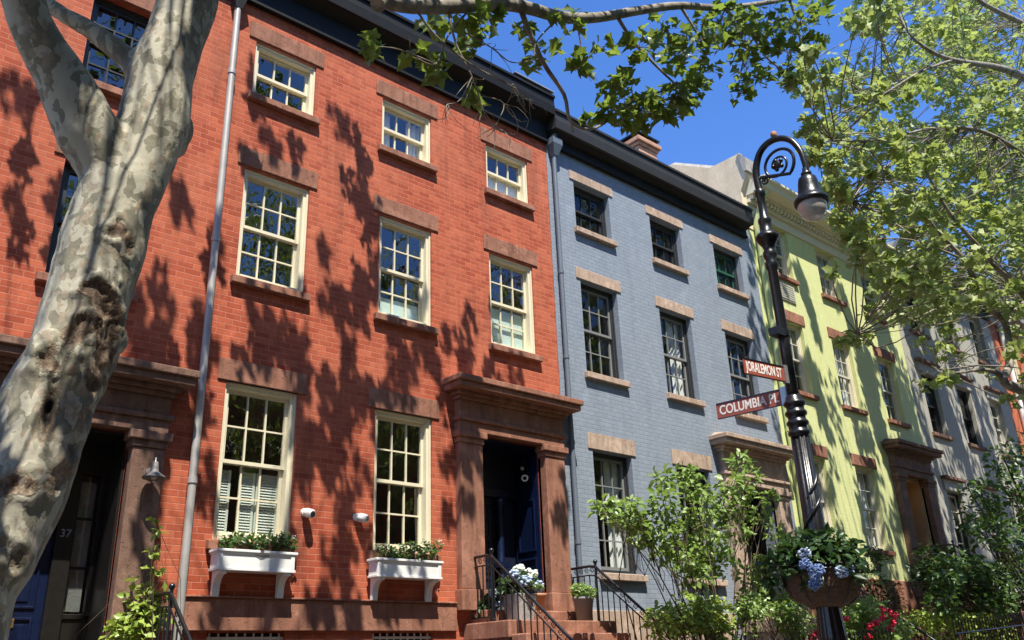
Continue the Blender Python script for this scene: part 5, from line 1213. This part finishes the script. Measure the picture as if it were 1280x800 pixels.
def inside(u, v, poly):
    c = False; n = len(poly)
    for i in range(n):
        x1, y1 = poly[i]; x2, y2 = poly[(i + 1) % n]
        if (y1 > v) != (y2 > v) and u < (x2 - x1) * (v - y1) / (y2 - y1) + x1: c = not c
    return c
cl = []
while len(cl) < 700:
    u, v = rng.uniform(960, 1315), rng.uniform(-30, 430)
    if not inside(u, v, POLY): continue
    g = mnoise.noise(Vector((u / 42, v / 42, 3.3))) + .6 * mnoise.noise(Vector((u / 18, v / 18, 9.1)))
    edge = 0.02 if u < 1090 and v < 200 else -0.08
    if 1225 < u < 1272 and 318 < v < 368 and rng.uniform() < .85: continue
    if g < edge and rng.uniform() < .93: continue
    cl.append((u, v, 8 + rng.uniform(0, 7), int(rng.uniform(12, 22))))
for u, v, rp, n in ((1069, 421, 15, 40), (1052, 428, 8, 12), (1085, 418, 10, 20), (1092, 388, 14, 30), (1159, 485, 9, 16), (1150, 478, 7, 8), (1185, 474, 10, 18), (1172, 480, 6, 8), (1237, 466, 9, 14), (1250, 472, 6, 8), (1265, 500, 10, 16), (1178, 440, 14, 28), (1150, 430, 12, 20), (1200, 445, 8, 10), (1275, 440, 14, 26), (1270, 415, 12, 22), (1040, 340, 7, 9), (1120, 395, 14, 30), (1280, 470, 10, 14), (1010, 150, 10, 16), (1000, 100, 8, 10), (1195, 420, 12, 20), (1020, 118, 9, 14)):
    cl.append((u, v, rp, n))
tw = MB(); RP, RC = [], []
for u, v, rp, n in cl:
    c = np.array(at_y(u, v, -4.6 + np.clip(rng.normal() * 1.0, -1.6, 2.2))); R_ = rp * pix(c)[2][0] / FPX
    pp = cluster_points(c, R_ * 1.15, n); RP.append(pp); RC.append(np.repeat(c[None], n, 0))
    k = nodes[np.argmin(np.linalg.norm(nodes - c, axis=1))]
    if np.linalg.norm(k - c) < 3.0: stem_tube(tw, k, c, .011, .005, .12, 5, 4)
    for p in pp[:4]: stem_tube(tw, c, p, .005, .003, .1, 3, 3)
# bare twigs low on the limb
for i in range(26):
    p0 = np.array(at_y(rng.uniform(1150, 1240), rng.uniform(448, 468), -5.2)); stem_tube(tw, p0, p0 + np.array([rng.uniform(-.7, .2), rng.uniform(-.2, .2), rng.uniform(-.12, .22)]), .007, .003, .15, 6, 4)
tw.build('twigs', 'twig_bark', rt_)
# upper crown, above the picture: casts the streaked shadows on the green and the grey house
up_ = []
def crown_ok(c):
    """inside the crown: above and beside the picture, or where the photograph shows this crown"""
    if not in_frame(c, 45)[0]: return True
    u, v, _ = pix(c); return inside(u[0], v[0], POLY)
for (x0, x1, z0, z1, n) in ((16.4, 23.7, 2.6, 11.9, 760), (23.6, 31.2, 2.6, 12.6, 1050), (31.2, 36.5, 3, 12, 300)):
    s_ = SUN / -SUN.y; k = 0; tries = 0
    while k < n and tries < 60000:
        tries += 1
        x, z = rng.uniform(x0, x1), rng.uniform(z0, z1); xs_ = x - .21 * (12 - z)
        g = mnoise.noise(Vector((xs_ * 1.3, z * .13, 5.0))) + .6 * mnoise.noise(Vector((xs_ * 3.1, z * .35, 1.0)))
        if z > 10.6 and rng.uniform() < .7: continue
        if g < 0.17: continue
        d = rng.uniform(1.6, 4.8); c = np.array([x + s_.x * d, -d, z + s_.z * d])
        if not crown_ok(c): continue
        k += 1; up_.append(cluster_points(c, .15, 12, .9))
    print('crown', x0, k, tries)
for i in range(620):  # extra out-of-view leaves, added to shade the ground and hold back sky light
    c = np.array([rng.uniform(8, 24), rng.uniform(-10.5, -5.5), rng.uniform(8, 14)])
    if c[2] - 2.15 * (-c[1] - 2.6) > 1.2 or in_frame(c, 60)[0]: continue
    up_.append(cluster_points(c, .45, 18, .8))
UP = np.concatenate(up_); UP = off_lamp(UP[[crown_ok(p) for p in UP]])
RP, RC = np.concatenate(RP), np.concatenate(RC)
P_ = np.concatenate([RP, UP]); A_ = np.concatenate([RP - RC, rng.normal(size=UP.shape)]); A_ /= np.linalg.norm(A_, axis=1)[:, None] + 1e-9; A_ = A_ * .5 + rng.normal(size=A_.shape) * .5; A_[:, 2] -= .3; A_ /= np.linalg.norm(A_, axis=1)[:, None]
nn = rng.normal(size=P_.shape) * .6 + np.array([-.15, -.35, .8]); nn /= np.linalg.norm(nn, axis=1)[:, None]
leaves_mesh('crown', 'plane_lo', P_, .162, 'plane_leaf_far', rt_, nn, A_, .35)
b = MB()
for c in up_[::60]:
    c0 = c.mean(0); k = np.array(tk[4 if c0[0] < 22 else 5])
    m_ = k * .4 + c0 * .6 + [0, 0, 1.0]
    if not in_frame([k, m_, c0, (k + c0) / 2, k * .25 + c0 * .75, k * .75 + c0 * .25], 30).any(): stem_tube(b, k, c0, .035, .006, .06, 6, 5)
b.build('bough', 'twig_bark', rt_)

# ---- trees across the street: seen only as reflections in the window panes
for i, (x, y, h_) in enumerate(((6.0, -17.0, 11), (12.5, -17.5, 12), (19, -17, 11.5), (26, -17.2, 12), (0, -17, 11), (33, -17, 11))):
    t = thing('plane_tree', (x, y, gz(x)), 'plane tree across the street mirrored in the window panes', 'tree', 'plane trees across the street')
    if i == 0:
        b = MB(); b.tube([(x, y, gz(x)), (x + .1, y, 3.5), (x, y + .1, 8)], [.25, .2, .1], 10)
        for k in range(7): a = k * .9; b.tube([(x, y, 4 + k * .4), (x + 1.6 * math.cos(a), y + 1.6 * math.sin(a), 6 + k * .5), (x + 3 * math.cos(a), y + 3 * math.sin(a), 7 + k * .6)], [.1, .07, .02], 6)
        t0 = b.build('trunk', 'twig_bark', t)
        c = [np.array([x, y, 10.0]) + rng.normal(size=3) * [2.4, 1.6, 3.4] for k in range(240)]
        c0 = leaves_mesh('crown', 'plane_lo', np.concatenate([cluster_points(k, .7, 26) for k in c]), .19, 'plane_leaf', t)
    else:
        for o in (t0, c0):
            q = o.copy(); COL.objects.link(q); q.parent = t
ho2 = thing('brick_house', (12, -25, gz(12)), 'long brick terrace across the street behind the camera', 'house')
b = MB(); b.box(-30, 60, -29, -19.5, 0, 15.0); b.build('wall', 'orange_brick', ho2)  # unseen block, built tall to cut sky light reaching the house fronts
